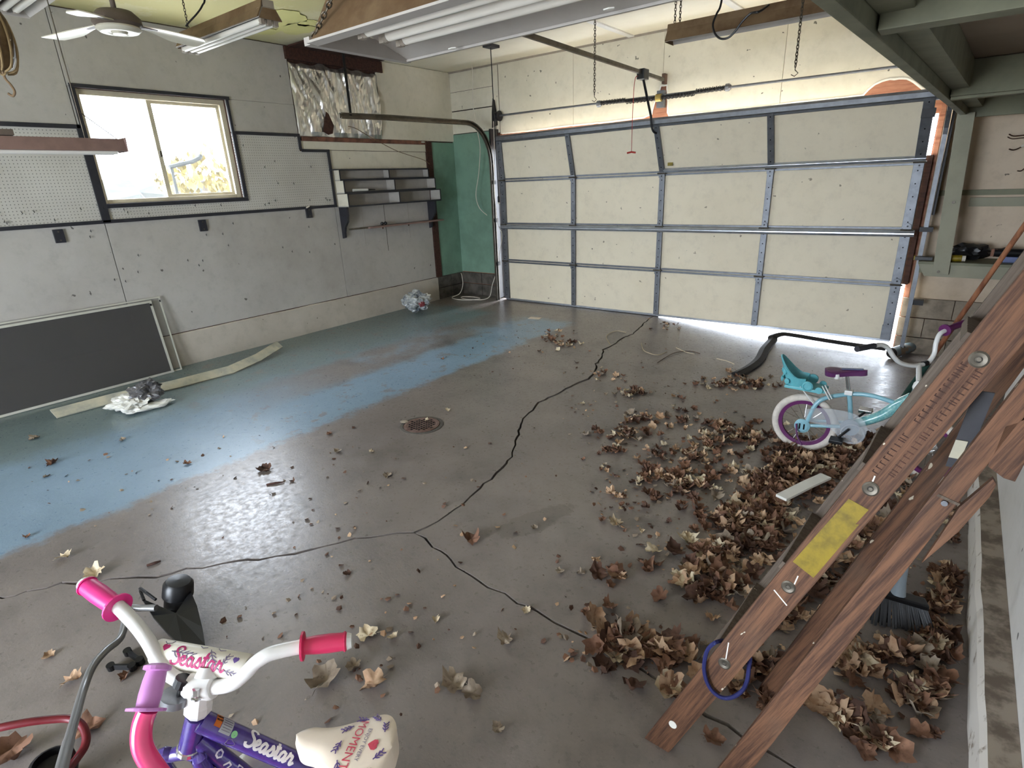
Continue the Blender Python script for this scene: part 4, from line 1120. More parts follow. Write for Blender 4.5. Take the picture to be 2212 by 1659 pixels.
MB().tube(spline([hb + RIGHT * .01, hb + RIGHT * .012 + V((0, 0, -.03)), hb + RIGHT * .028 + V((0, 0, -.055)), hb + RIGHT * .036 + V((0, 0, -.082)), hb + RIGHT * .022 + V((0, 0, -.10)), hb + RIGHT * .004 + V((0, 0, -.09))], 6), [.0055] * 31, 8).build('hook', M['lamp_brown'], pul)
MB().torus(hb + RIGHT * .01 + V((0, 0, -.004)), FWD, .012, .004, 16, 6).build('shackle', M['rope'], pul)

# ------------------------------------------------------------------ window screens leaning on the wall
def screen(name, lab, y0, y1, xb, xt, zt, fw, mesh):
    t = thing(name, lab, 'screen', (xb, (y0 + y1) / 2, 0))
    up = V((xt - xb, 0, zt)); nn = V((zt, 0, xb - xt)).normalized() * .010; ay = V((0, 1, 0)); un = up.normalized()
    o = V((xb, y0, .002))
    fr = MB()
    fr.obox(o, ay * (y1 - y0), un * fw, nn); fr.obox(o + up - un * fw, ay * (y1 - y0), un * fw, nn)
    fr.obox(o + un * fw, ay * fw, up - un * 2 * fw, nn); fr.obox(o + ay * (y1 - y0 - fw) + un * fw, ay * fw, up - un * 2 * fw, nn)
    fr.build('frame', M['screen_frame'], t)
    MB().obox(o + nn * .4 + ay * fw + un * fw, ay * (y1 - y0 - 2 * fw), up - un * 2 * fw, nn * .1).build('mesh_panel', M[mesh], t)
    MB().obox(o + up * .93 + ay * (y1 - y0 - fw * 1.2) + nn, ay * fw * .8, un * .02, nn * .5).build('pull_tab', M['plastic_black'], t)
    return t
screen('window_screen', 'dark insect screen in a pale frame leaning on the left wall, the front one', .10, 2.105, -5.86, -5.968, .70, .020, 'mesh')
screen('window_screen', 'see-through insect screen behind the dark one, only its right end showing', .35, 2.19, -5.82 - .06, -5.981, .722, .012, 'mesh_thin')

# floor odds and ends on the left
a, b, c_, d_ = fl(118, 903), fl(255, 866), fl(500, 806), fl(607, 760)
t = thing('wood_strip', 'long pale wooden strip lying along the left wall, its far end lifted', 'strip', a)
side = V((.085, 0.01, -.052)); pts = [a, b, fl(380, 838), c_, fl(560, 782, .015), d_ + V((.0, 0, .05))]
mb = MB(); vs = []
for p in pts:
    q = p + V((0, 0, .03)); vs += [q - side * .5, q + side * .5, q + side * .5 + V((.006, 0, .010)), q - side * .5 + V((.006, 0, .010))]
fs = [(i * 4 + k, i * 4 + (k + 1) % 4, i * 4 + 4 + (k + 1) % 4, i * 4 + 4 + k) for i in range(len(pts) - 1) for k in range(4)] + [(0, 1, 2, 3), tuple((len(pts) - 1) * 4 + k for k in (3, 2, 1, 0))]
mb.add(vs, fs).build('strip', M['strip_wood'], t)
for p in (b + V((.01, .02, .034)), fl(340, 846, .036), fl(480, 812, .036)):
    MB().cyl(p, p + V((0, 0, .003)), .004, 6).build('nail', M['rust'], t)
p = fl(305, 882)
t = thing('plastic_bag', 'crumpled white and grey plastic bags on the pale strip by the dark screen', 'bag', p)
mb = on_plane(lump(p + V((-.03, -.06, .05)), .15, .13, .06, .42, 1.2, 4, 1.5), .002); mb.build('white_bag', M['bag_white'], t)
mb = on_plane(lump(p + V((.0, .07, .08)), .10, .12, .085, .45, 5.1, 4, 1.7), .012); mb.build('grey_bag', M['bag_grey'], t)
mb = on_plane(lump(p + V((.11, .06, .02)), .05, .15, .025, .4, 9.4, 3, 2), .002); mb.build('bag_handle', M['bag_white'], t)
p = fl(906, 676)
t = thing('plastic_bag', 'grey printed shopping bag, stuffed and crumpled, near the green corner', 'bag', p)
on_plane(lump(p + V((-.03, 0, .11)), .17, .17, .12, .45, 2.7, 4, 2.4), .002).build('bag_body', M['bag_print'], t)
on_plane(lump(p + V((.02, .08, .16)), .09, .10, .05, .6, 6.2, 3, 3), .14).build('bag_mouth', M['bag_white'], t)
on_plane(lump(p + V((.11, -.04, .1)), .03, .05, .04, .4, 4.2, 3, 3), .10).build('red_print', M['bag_red'], t)
p = fl(1155, 688)
tag(MB().obox(p + V((-.07, -.05, .001)), (.15, .03, 0), (-.02, .09, 0), (0, 0, .003)).build('card', M['card']), 'pale rectangular card lying on the floor near the garage door', 'card')
p = fl(178, 870); tag(MB().torus(p + V((0, 0, .006)), (0, 0, 1), .016, .005, 16, 6).build('ring', M['rubber']), 'small black rubber ring on the floor in front of the dark screen', 'ring')
p = fl(280, 842); tag(on_plane(lump(p, .012, .012, .012, .3, 1, 2), .001).build('pebble', M['cord_white']), 'tiny white crumb on the floor under the dark screen', 'crumb')

# floor drain
dc = fl(911, 919); DR = .128
dr_ = thing('floor_drain', 'round rusty cast iron drain cover with square holes, set in the floor', 'drain', dc)
MB().lathe([(.0, -.001), (DR * 1.22, -.001), (DR * 1.22, .0035), (DR * 1.05, .005), (DR * 1.05, .0015), (0, .0015)], dc, (0, 0, 1), 36).build('collar', M['dark_block'], dr_)
MB().lathe([(0, .001), (DR, .001), (DR, .0075), (DR * .86, .0085), (DR * .84, .0065), (0, .0065)], dc, (0, 0, 1), 36).build('cover', M['rust'], dr_)
for i in range(-4, 5):
    for j in range(-4, 5):
        if math.hypot(i, j) > 4.1: continue
        p = dc + V((i * .0245, j * .0245, .0066))
        MB().box(p.x - .008, p.x + .008, p.y - .008, p.y + .008, p.z - .001, p.z + .0006).build('hole', M['hole_black'], dr_)
on_plane(lump(dc + V((-.15, -.03, .01)), .03, .03, .006, .3, 4, 2), .002).build('patch', M['block'], dr_)

# door-bottom weather strip torn off and trailing on the floor
q = [(-.33, 6.36, -.055)] + [(x, 6.36, z) for x, z in ((-.6, -.052), (-.9, -.04), (-1.15, -.026))] + [(-1.27, 6.33, -.02), (-1.33, 6.22, -.03)] + [tuple(fl(a, b, .014)) for a, b in ((1668, 738), (1652, 757), (1640, 780), (1618, 798), (1590, 812))]
q = [V(p) for p in q]
for p in q: p.z = max(p.z, floor_z(p.x, p.y) + .014)
t = thing('weather_strip', 'black rubber strip torn loose from the garage door and trailing over the floor', 'rubber strip', q[-1])
sp = spline(q, 6); vs = []; mb = MB()
for i, p in enumerate(sp):
    tt = (sp[min(i + 1, len(sp) - 1)] - sp[max(i - 1, 0)]).normalized(); sd = tt.cross(V((0, 0, 1))).normalized() * .045
    vs += [p - sd + V((0, 0, -.008)), p + sd + V((0, 0, -.008)), p + sd + V((0, 0, .006)), p + V((0, 0, .022)), p - sd + V((0, 0, .006))]
n = len(sp); mb.add(vs, [(i * 5 + k, i * 5 + (k + 1) % 5, i * 5 + 5 + (k + 1) % 5, i * 5 + 5 + k) for i in range(n - 1) for k in range(5)] + [(0, 1, 2, 3, 4), tuple((n - 1) * 5 + k for k in (4, 3, 2, 1, 0))])
mb.build('rubber', M['rubber'], t)

# white scrap, pipe, poles
a, b = fl(1684, 1098, .055), fl(1780, 1052, .06)
sd = (b - a).cross(V((0, 0, 1))).normalized() * .05
mb = MB(); m_ = a.lerp(b, .6) + V((0, 0, .004)); vs = []
for p in (a, m_, b): vs += [p - sd * .6, p + sd * .6, p + sd * .6 + V((0, 0, .014)), p - sd * .6 + V((0, 0, .014))]
mb.add(vs, [(i * 4 + k, i * 4 + (k + 1) % 4, i * 4 + 4 + (k + 1) % 4, i * 4 + 4 + k) for i in range(2) for k in range(4)] + [(0, 1, 2, 3), (8, 9, 10, 11)])
tag(mb.build('wood_scrap', M['white_chip_glow'], bevel=.002), 'broken piece of white-painted board lying on the leaves beside the ladder', 'board')
a, b = fl(1924, 775, .055), fl(2022, 742, .055)
t = thing('painted_post', 'blue-grey flaking round post lying on the floor behind the small blue bicycle', 'post', a)
MB().tube([a, a.lerp(b, .5), b], [.052, .05, .05], 14).build('post', M['pipe_paint'], t, smooth=True)
MB().tube([a + (a - b).normalized() * .02, a], [.04, .05], 14).build('dark_end', M['rubber'], t)
pa, pb = V((-.02, 4.3, floor_z(-.02, 4.3))), V((.372, 3.93, 1.62))
pt, pbm = hit(2225, 470, 1, 3.96), hit(1950, 862, 1, 4.5)
pbm = V((pbm.x, 4.5, max(pbm.z, floor_z(pbm.x, 4.5))))
t = thing('rake_pole', 'long brown wooden handle with a dark green lower end, leaning behind the ladder top', 'pole', pbm)
k = .22
MB().tube([pbm.lerp(pt, k), pt + (pt - pbm).normalized() * .25], [.015, .013], 10).build('handle', M['pole_wood'], t, smooth=True)
MB().tube([pbm, pbm.lerp(pt, k + .03)], [.022, .019], 10).build('green_sleeve', M['pole_green'], t, smooth=True)

# broom
bl, br = fl(1880, 1338), fl(2016, 1362)
t = thing('push_broom', 'black bristle broom head on the floor behind the ladder, grey-blue socket', 'broom', bl.lerp(br, .5))
ax = (br - bl); back = V((-ax.y, ax.x, 0)).normalized()
mb = MB(); random.seed(3)
for i in range(30):
    for j in range(2):
        f = i / 29; p0 = bl + ax * (.06 + f * .80) + back * (.02 + j * .014) + V((0, 0, .105 - .03 * f)); p1 = bl + ax * (f * 1.0) + back * (-.03 + j * .02) + V((random.uniform(-.006, .006), random.uniform(-.006, .006), .004))
        mb.tube([p0, p1], [.0034, .0045], 4)
mb.build('bristles', M['bristle'], t, kind='stuff')
MB().obox(bl + ax * .04 + back * .01 + V((0, 0, .102)), ax * .84 + V((0, 0, -.03)), back * .05, V((0, 0, .022))).build('block', M['plastic_black'], t, bevel=.006)
c0 = bl + ax * .40 + back * .035 + V((0, 0, .115))
MB().tube([c0 + V((0, 0, -.005)), c0 + V((.0, .01, .05)), c0 + V((.0, .02, .11))], [.026, .018, .014], 12).build('socket', M['grey_blue'], t, smooth=True)
MB().tube([c0 + V((0, .02, .10)), c0 + V((.02, .06, .30))], .012, 10).build('handle_stub', M['grey_blue'], t, smooth=True)

# ------------------------------------------------------------------ step ladder (folded, leaning on the right wall)
LO = V((-.500, 1.206, 0)); ld = V((.38038, .09860, .91956)).normalized(); lw = V((.02251, .99302, -.11578)); lw = (lw - ld * lw.dot(ld)).normalized(); lu = lw.cross(ld); lu = lu if lu.x > 0 else -lu
if lu.cross(lw).dot(ld) < 0:
    flip = True
LM = Matrix((ld, lu, lw)).transposed().to_4x4(); LM.translation = LO
lad = bpy.data.objects.new('step_ladder', None); COL.objects.link(lad); lad.matrix_world = LM
tag(lad, 'weathered brown wooden step ladder leaning across the right foreground, yellow label on its rail', 'ladder')
def lp(px, py, zl=0.0):
    r = ray(px, py); Q = LO + lw * zl; t_ = (Q - CAM).dot(lw) / r.dot(lw); X = CAM + r * t_ - Q
    return X.dot(ld), X.dot(lu)
def LB(mb, name, mat, parent=None, **k):
    return mb.build(name, M[mat], parent or lad, local=True, **k)
t0 = lambda s, z: (.37551 * s + .11578 * z) / .91956
def rail(z0, z1, sa, sb, T, name, mat):
    # sa(t), sb(t): the two edges
    ts_ = [.15 + (T - .15) * i / 8 for i in range(9)]
    mb = MB(); vs = []
    for z in (z0, z1):
        e = lambda t_: (sa(t_), sb(t_))
        a_, b_ = e(0.1)
        vs += [(t0(a_, z), a_, z), (t0(b_, z), b_, z)]
        for t_ in ts_: vs += [(t_, sa(t_), z), (t_, sb(t_), z)]
    n = len(ts_) + 1; h = 2 * n; fs = []
    for i in range(n - 1):
        a_ = i * 2
        fs += [(a_, a_ + 1, a_ + 3, a_ + 2), (a_ + h, a_ + 2 + h, a_ + 3 + h, a_ + 1 + h), (a_, a_ + 2, a_ + 2 + h, a_ + h), (a_ + 1, a_ + 1 + h, a_ + 3 + h, a_ + 3)]
    fs += [(0, h, h + 1, 1), (h - 2, h - 1, 2 * h - 1, 2 * h - 2)]
    return LB(mb.add(vs, fs), name, mat, bevel=.002)
LW_ = .40
A0, A1 = (lambda t_: .0135), (lambda t_: .0865)
near = rail(0, .027, A0, A1, 2.08, 'front_rail', 'ladder')
farr = rail(LW_ - .027, LW_, A0, A1, 2.08, 'front_rail', 'ladder_grey')
B0, B1 = (lambda t_: .2105 - .0626 * t_), (lambda t_: .2760 - .0830 * t_)
rnear = rail(.004, .030, B0, B1, 1.80, 'rear_leg', 'ladder')
rfar = rail(LW_ - .034, LW_ - .006, B0, B1, 1.80, 'rear_leg', 'ladder')
rods = [.437, .75, 1.074, 1.407, 1.735]
for k, t_ in enumerate(rods):
    LB(MB().box(t_ + .012, t_ + .034, .006, .078, .027, LW_ - .027), 'step', 'ladder_grey', bevel=.002)
    LB(MB().cyl((t_, .049, -.002), (t_, .049, LW_ + .002), .004, 8), 'tie_rod', 'old_steel')
    for z, s_ in ((0, -1), (LW_, 1)):
        w_ = LB(MB().lathe([(.006, 0), (.0165, 0), (.0165, .0012), (.013, .003), (.0075, .002), (.006, .0015)], (t_, .049, z), (0, 0, s_), 20), 'washer', 'old_steel')
        LB(MB().cyl((t_, .049, z), (t_, .049, z + .0015 * s_), .0075, 12), 'rod_end', 'black_steel', w_)
ring = LB(MB().lathe([(.008, 0), (.012, 0), (.012, .0012), (.009, .0012)], (.134, .048, 0), (0, 0, -1), 16), 'empty_hole', 'white_chip_glow')
LB(MB().box(2.04, 2.065, -.03, .15, -.02, LW_ + .02), 'top_cap', 'ladder', bevel=.003)
LB(MB().prism([(.815, .022), (.812, .076), (.99, .0755), (.985, .07), (1.031, .0715), (1.028, .029)], (0, 0, -.0002), (1, 0, 0), (0, 1, 0), (0, 0, -.0008)), 'yellow_label', 'yellow')
mb = MB(); random.seed(11)
for row, s_ in ((0, .036), (1, .062)):
    t_ = 1.11
    while t_ < 1.385:
        if random.random() < .86:
            c = random.choice('IIETLH'); hgt = .013
            mb.box(t_, t_ + .0022, s_ - hgt / 2, s_ + hgt / 2, -.0006, .0001)
            if c in 'ELT': mb.box(t_, t_ + .006, s_ - hgt / 2, s_ - hgt / 2 + .002, -.0006, .0001)
            if c in 'H': mb.box(t_ + .005, t_ + .007, s_ - hgt / 2, s_ + hgt / 2, -.0006, .0001)
        t_ += .0125
LB(mb, 'stamped_lettering', 'dark_wood', kind='stuff')
q0, q1 = lp(2128, 846, .05), lp(2062, 1010, .05)
LB(MB().bar((q0[0], q0[1], .05), (q1[0], q1[1], .05), (.012, .028, 0), (0, 0, .005)), 'spreader_bar', 'dark_trim')
q0, q1 = lp(2078, 952, .044), lp(2062, 990, .044)
LB(MB().bar((q0[0], q0[1], .045), (q1[0], q1[1], .045), (.008, .018, 0), (0, 0, .002)), 'worn_paint', 'strip_wood')
pl = [lp(a, b, .002) for a, b in ((2133, 1008), (2168, 1034), (2193, 1042), (2215, 1000), (2240, 900), (2170, 920))]
LB(MB().prism(pl, (0, 0, .004), (1, 0, 0), (0, 1, 0), (0, 0, .022)), 'rear_brace', 'ladder', bevel=.002)
pl = [lp(a, b, .006) for a, b in ((2030, 1160), (2072, 1096), (2145, 1034), (2153, 1047), (2138, 1074), (2070, 1150), (1990, 1218))]
LB(MB().prism(pl, (0, 0, .006), (1, 0, 0), (0, 1, 0), (0, 0, .02)), 'split_end', 'ladder', bevel=.002)
q_ = lp(2040, 1087); LB(MB().cyl((q_[0], q_[1], -.003), (q_[0], q_[1], .004), .006, 8), 'pin', 'galv')
q0, q1 = lp(2025, 1070), lp(2072, 1092); LB(MB().bar((q0[0], q0[1], .0032), (q1[0], q1[1], .0032), (.006, 0, 0), (0, 0, .002)), 'worn_line', 'ladder_grey')
for (ax_, ay_, bx_, by_) in ((1574, 1388, 1567, 1430), (1716, 1262, 1724, 1244), (1672, 1274, 1700, 1308), (1404, 1655, 1410, 1625), (1885, 1040, 1890, 1028)):
    q0, q1 = lp(ax_, ay_), lp(bx_, by_)
    LB(MB().ribbon([(q0[0], q0[1], -.0002), ((q0[0] + q1[0]) / 2, (q0[1] + q1[1]) / 2, -.0002), (q1[0], q1[1], -.0002)], .0028, (0, 0, -1), .0006), 'paint_drip', 'white_chip_glow')
pts = [(1562, 1384, .03), (1545, 1388, -.008), (1528, 1405, -.012), (1521, 1440, -.012), (1526, 1470, -.012), (1540, 1494, -.012), (1560, 1507, -.012), (1582, 1506, -.006), (1603, 1492, .01), (1614, 1470, .03), (1618, 1440, .04), (1619, 1418, .045), (1600, 1400, .05)]
pw = []
for a, b, z in pts:
    t_, s_ = lp(a, b, z); pw.append(LO + ld * t_ + lu * s_ + lw * z)
tag(MB().tube(spline(pw, 5), .0055, 6).build('string_loop', M['blue_cord']), 'loop of dark blue string slung round the lower rail of the ladder', 'string')

# ------------------------------------------------------------------ bicycles
def wheel(root, c, axis, R, tr, tire, rim, spoke, nsp=16, name='wheel'):
    axis = V(axis).normalized(); c = V(c)
    w = MB().torus(c, axis, R - tr, tr, 44, 10).build(name, tire, root, smooth=True)
    u = axis.orthogonal().normalized(); v = axis.cross(u)
    mb = MB(); n = 44; Rr = R - tr * 2
    prof = [(Rr + .004, -.012), (Rr + .004, .012), (Rr - .018, .010), (Rr - .018, -.010)]
    vs = []
    for k in range(n):
        an = k * math.tau / n; e = u * math.cos(an) + v * math.sin(an)
        vs += [c + e * r + axis * h for r, h in prof]
    mb.add(vs, [(k * 4 + j, k * 4 + (j + 1) % 4, ((k + 1) % n) * 4 + (j + 1) % 4, ((k + 1) % n) * 4 + j) for k in range(n) for j in range(4)])
    mb.build('rim', rim, w)
    mb = MB()
    for k in range(nsp):
        an = k * math.tau / nsp; e = u * math.cos(an) + v * math.sin(an); s_ = axis * (.022 if k % 2 else -.022)
        mb.tube([c + s_, c + e * (Rr - .01)], .0013, 4)
    mb.build('spokes', spoke, w)
    MB().cyl(c - axis * .045, c + axis * .045, .014, 12).build('hub', spoke, w)
    return w

def saddle(parent, m4, L, wr, wn, th, mat, side=None, tilt=0):
    def half(x):
        f = x / L
        wv = wn + (wr - wn) * sstep(.12, .86, f) ** 1.25
        if f < .16: wv *= math.sqrt(max(0, 1 - ((.16 - f) / .16) ** 2))
        if f > .66: wv *= math.sqrt(max(0, 1 - ((f - .66) / .34) ** 2.6))
        return max(wv, .002)
    def top(x, y):
        h = half(x); return -.010 * min(1, abs(y) / h) ** 3 + .006 * sstep(.6, 1, x / L)
    n, k = 56, 12; vs = []
    for i in range(n + 1):
        x = L * i / n; h = half(x)
        for j in range(k + 1):
            y = h * (2 * j / k - 1); vs.append((x, y, top(x, y)))
    nb = len(vs)
    for i in range(n + 1):
        x = L * i / n; h = half(x) * .94
        for j in range(k + 1):
            y = h * (2 * j / k - 1); vs.append((x, y, -th))
    fs = []; r = k + 1
    for i in range(n):
        for j in range(k):
            a = i * r + j; fs += [(a, a + 1, a + r + 1, a + r), (a + nb, a + r + nb, a + r + 1 + nb, a + 1 + nb)]
        a = i * r; fs += [(a, a + r, a + r + nb, a + nb), (a + k, a + k + nb, a + k + r + nb, a + k + r)]
    fs += [tuple(range(k + 1)) + tuple(nb + j for j in range(k, -1, -1)), tuple(n * r + j for j in range(k, -1, -1)) + tuple(n * r + nb + j for j in range(k + 1))]
    mb = MB().add([m4 @ V(v) for v in vs], fs)
    o = mb.build('saddle', mat, parent, smooth=True)
    return o, top

def cursive():
    G = {'S': ([[(1.35, 1.6), (1.15, 1.95), (.7, 2.0), (.45, 1.65), (.65, 1.25), (1.0, .9), (1.05, .4), (.7, .02), (.2, .05), (.05, .4)]], 1.25),
         'e': ([[(-.1, .3), (.35, .5), (.62, .8), (.42, 1.02), (.12, .75), (.1, .25), (.4, .0), (.85, .3)]], .85),
         'a': ([[(.78, .85), (.45, 1.0), (.12, .6), (.15, .12), (.42, .03), (.72, .5), (.8, 1.0), (.74, .2), (.9, .0), (1.15, .3)]], 1.1),
         's': ([[(-.05, .25), (.3, .65), (.5, 1.1), (.72, .5), (.6, .05), (.25, .02), (.12, .2)], [(.6, .05), (.95, .3)]], .92),
         't': ([[(-.05, .3), (.25, .9), (.42, 1.75), (.3, .3), (.42, .0), (.75, .3)], [(.0, 1.15), (.72, 1.22)]], .72),
         'r': ([[(-.05, .3), (.22, .85), (.3, 1.15), (.38, .88), (.7, .9), (.62, .2), (.78, .0), (1.1, .35)]], 1.0)}
    out = []; x = 0
    for ch in 'Seastar':
        st, w = G[ch]
        for s_ in st: out.append([(p[0] + x, p[1]) for p in spline([(a, b, 0) for a, b in s_], 4)] if False else [(v.x + x, v.y) for v in spline([(a, b, 0) for a, b in s_], 4)])
        x += w
    return out, x
CUR, CURW = cursive()

def wrap_strokes(strokes, place, width, name, mat, parent, th=.0006):
    """strokes: 2D polylines; place(a, b) -> (point, normal)"""
    mb = MB()
    for s_ in strokes:
        pn = [place(a, b) for a, b in s_]; n = len(pn); vs = []
        for i, (p, nn) in enumerate(pn):
            t_ = pn[min(i + 1, n - 1)][0] - pn[max(i - 1, 0)][0]; sd = t_.cross(nn).normalized() * width / 2
            vs += [p - sd, p + sd, p - sd + nn * th, p + sd + nn * th]
        fs = []
        for i in range(n - 1):
            a, b = i * 4, i * 4 + 4
            fs += [(a + 2, a + 3, b + 3, b + 2), (a, a + 2, b + 2, b), (a + 1, b + 1, b + 3, a + 3)]
        mb.add(vs, fs)
    return mb.build(name, mat, parent)

def sprig(x, y, ang, L, n=5, s=.35):
    """a leafy twig as 2D strokes"""
    out = [[(x + L * k / 4 * math.cos(ang + .15 * k / 4), y + L * k / 4 * math.sin(ang + .15 * k / 4)) for k in range(5)]]
    for i in range(n):
        f = (i + .7) / n
        for sg in (-1, 1):
            a = ang + sg * .9; px, py = x + L * f * math.cos(ang), y + L * f * math.sin(ang)
            out.append([(px, py), (px + L * s * .5 * math.cos(a), py + L * s * .5 * math.sin(a)), (px + L * s * math.cos(a - sg * .2), py + L * s * math.sin(a - sg * .2))])
    return out
def heart(x, y, r):
    return [[(x + r * (16 * math.sin(t) ** 3) / 16 * k, y + r * (13 * math.cos(t) - 5 * math.cos(2 * t) - 2 * math.cos(3 * t) - math.cos(4 * t)) / 16 * k) for t in [i * math.tau / 14 for i in range(15)]] for k in (1, .6, .25)]

# small blue bicycle by the garage door
BY = 3.60
R1 = fl(1735, 960)
b1 = thing('small_bicycle', 'small aqua bicycle with white tyres and a turquoise doll seat, behind the ladder', 'bicycle', R1)
def p1(px, py, y=BY): return hit(px, py, 1, y)
WR = .187
hubc = V((R1.x, BY, R1.z + WR))
wheel(b1, hubc, (0, 1, 0), WR, .022, M['tire_white'], M['purple_rim'], M['chrome'], name='rear_wheel')
crank = p1(1838, 918)
headt, headb = p1(1983, 838, BY - .02), p1(1968, 872, BY - .02)
tb = lambda pts, r, nm, mt, n=10: MB().tube(spline(pts, 6), r, n).build(nm, M[mt], b1, smooth=True)
tb([hubc + V((.02, -.05, .02)), p1(1770, 866, BY - .04), p1(1830, 852), p1(1880, 854), p1(1934, 870)], .013, 'top_tube', 'aqua')
tb([hubc + V((.02, .05, .02)), p1(1770, 866, BY + .04), p1(1830, 852)], .011, 'seat_stay', 'aqua')
for s_ in (-1, 1):
    MB().tube([hubc + V((.0, .05 * s_, 0)), crank + V((-.03, .035 * s_, -.005))], .011, 8).build('chain_stay', M['aqua'], b1)
MB().tube(spline([crank, p1(1900, 899), p1(1940, 876), headb.lerp(headt, .3)], 6), [.026 + .012 * k / 18 for k in range(19)], 14).build('down_tube', M['aqua_deep'], b1, smooth=True)
MB().tube([headb, headt], .021, 14).build('head_tube', M['aqua_deep'], b1)
MB().tube([crank, p1(1836, 868), p1(1834, 850)], .013, 10).build('seat_tube', M['aqua'], b1)
MB().tube([p1(1834, 852), p1(1829, 806)], .010, 10).build('seat_post', M['chrome'], b1)
MB().box(p1(1834, 846).x - .02, p1(1834, 846).x + .02, BY - .025, BY + .025, p1(1834, 846).z - .015, p1(1834, 846).z + .012).build('seat_clamp', M['white_paint'], b1, bevel=.004)
sx = p1(1782, 800); ex = p1(1874, 803); L1 = (ex - sx).length
xa = (sx - ex).normalized(); za = V((0, 0, 1)); za = (za - xa * za.dot(xa)).normalized(); ya = za.cross(xa)
sd_, _ = saddle(b1, frame4(ex + za * .01, xa, ya, za), L1, .072, .024, .032, M['plum'])
MB().obox(ex + za * .012 - ya * .012 + xa * .02, xa * L1 * .5, ya * .024, za * .003).build('blue_top', M['blue_vinyl'], sd_)
MB().tube(spline([ex + xa * .03 - ya * .03, ex + xa * .12 - ya * .036, ex + xa * .2 - ya * .07, ex + xa * (L1 - .03) - ya * .066], 4), .003, 6).build('white_piping', M['cord_white'], sd_)
MB().tube([p1(1808, 808, BY - .05), p1(1808, 818, BY - .05)], .014, 10).build('seat_reflector', M['white_paint'], b1)
# chain guard
gp = [(1738, 884), (1765, 881), (1795, 883), (1825, 888), (1850, 896), (1868, 910), (1874, 928), (1868, 946), (1852, 957), (1832, 958), (1814, 950), (1804, 934), (1790, 922), (1740, 908)]
gq = [p1(a, b, BY - .055) for a, b in gp]
MB().prism([(q.x, q.z) for q in gq], (0, BY - .055, 0), (1, 0, 0), (0, 0, 1), (0, -.004, 0)).build('chain_guard', M['clear_plastic'], b1)
MB().torus(crank + V((.02, -.062, -.03)), (0, 1, 0), .058, .006, 28, 8).build('guard_ring', M['clear_plastic'], b1)
MB().lathe([(.05, -.002), (.05, .002), (.012, .004)], crank + V((0, -.045, 0)), (0, -1, 0), 20).build('chainring', M['grey_blue'], b1)
for s_, an in ((-1, -2.2), (1, .9)):
    e = crank + V((.085 * math.cos(an), .075 * s_, .085 * math.sin(an)))
    c_ = MB().tube([crank + V((0, .07 * s_, 0)), e], .007, 8).build('crank_arm', M['plastic_black'], b1)
    MB().box(e.x - .035, e.x + .035, e.y + (-.07 if s_ < 0 else .0), e.y + (0 if s_ < 0 else .07), e.z - .01, e.z + .01).build('pedal', M['chrome' if s_ > 0 else 'plastic_black'], c_, bevel=.004)
hp = MB().lathe([(.044, 0), (.044, .012), (.03, .02), (.0, .02)], hubc + V((0, -.05, 0)), (0, -1, 0), 20).build('hub_cover', M['aqua'], b1)
for dx in (-.012, .012): MB().box(hubc.x + dx - .004, hubc.x + dx + .004, BY - .0715, BY - .0695, hubc.z - .018, hubc.z + .018).build('slot', M['hole_black'], hp)
tb([p1(1720, 915, BY - .08), p1(1722, 940, BY - .10), p1(1732, 962, BY - .12)], .006, 'kickstand', 'plum', 6)
# doll seat
c0 = p1(1728, 830); ds = MB(); n = 22; vs = []
for half_ in (0, 1):
    for j in range(6):
        v = j / 5
        for i in range(n + 1):
            th_ = math.radians(-120 + 240 * i / n)
            cs = max(0, math.cos(th_)); hgt = .055 + .115 * cs ** 1.6
            r = (.060 + .016 * v + .01 * cs) - (.007 if half_ else 0)
            lean = -.035 * v * cs
            vs.append(c0 + V((-r * math.cos(th_) * 1.05 + lean, r * math.sin(th_), hgt * v + (.004 if half_ else 0))))
nb = 6 * (n + 1); r_ = n + 1; fs = []
for j in range(5):
    for i in range(n):
        a = j * r_ + i; fs += [(a, a + 1, a + r_ + 1, a + r_), (a + nb, a + r_ + nb, a + r_ + 1 + nb, a + 1 + nb)]
for i in range(n): a = 5 * r_ + i; fs.append((a, a + 1, a + 1 + nb, a + nb)); fs.append((i, i + nb, i + 1 + nb, i + 1))
for j in range(5):
    for i in (0, n): a = j * r_ + i; fs.append((a, a + r_, a + r_ + nb, a + nb))
dseat = ds.add(vs, fs).build('doll_seat', M['turq'], b1, smooth=True)
MB().prism([(-.075, -.06), (.10, -.07), (.15, -.05), (.15, .05), (.10, .07), (-.075, .06)], c0 + V((0, 0, -.016)), (1, 0, 0), (0, 1, 0), (0, 0, .018)).build('seat_base', M['turq'], dseat, bevel=.005)
MB().lathe([(.0, 0), (.055, 0), (.05, .004), (0, .004)], c0 + V((0, 0, .006)), (0, 0, 1), 18).build('seat_inside', M['turq_in'], dseat)
for s_ in (-1, 1):
    q = c0 + V((.055, s_ * .072, .022)); MB().lathe([(.03, 0), (.03, .012), (.022, .018), (.02, .012), (0, .012)], q, (0, s_, 0), 18).build('round_boss', M['turq'], dseat, smooth=True)
    q = c0 + V((.115, s_ * .062, .002)); MB().lathe([(.02, 0), (.02, .008), (0, .008)], q, (0, s_, 0), 12).build('flower_cap', M['turq'], dseat)
for k in range(7):
    a = math.radians(-60 + 20 * k); q = c0 + V((-.082 * math.cos(a) - .02, .078 * math.sin(a), .03 + .05 * (k % 2)))
    MB().lathe([(.016, -.004), (.018, .004), (.0, .01)], q, (-math.cos(a), math.sin(a), 0), 8).build('scallop', M['turq'], dseat, smooth=True)
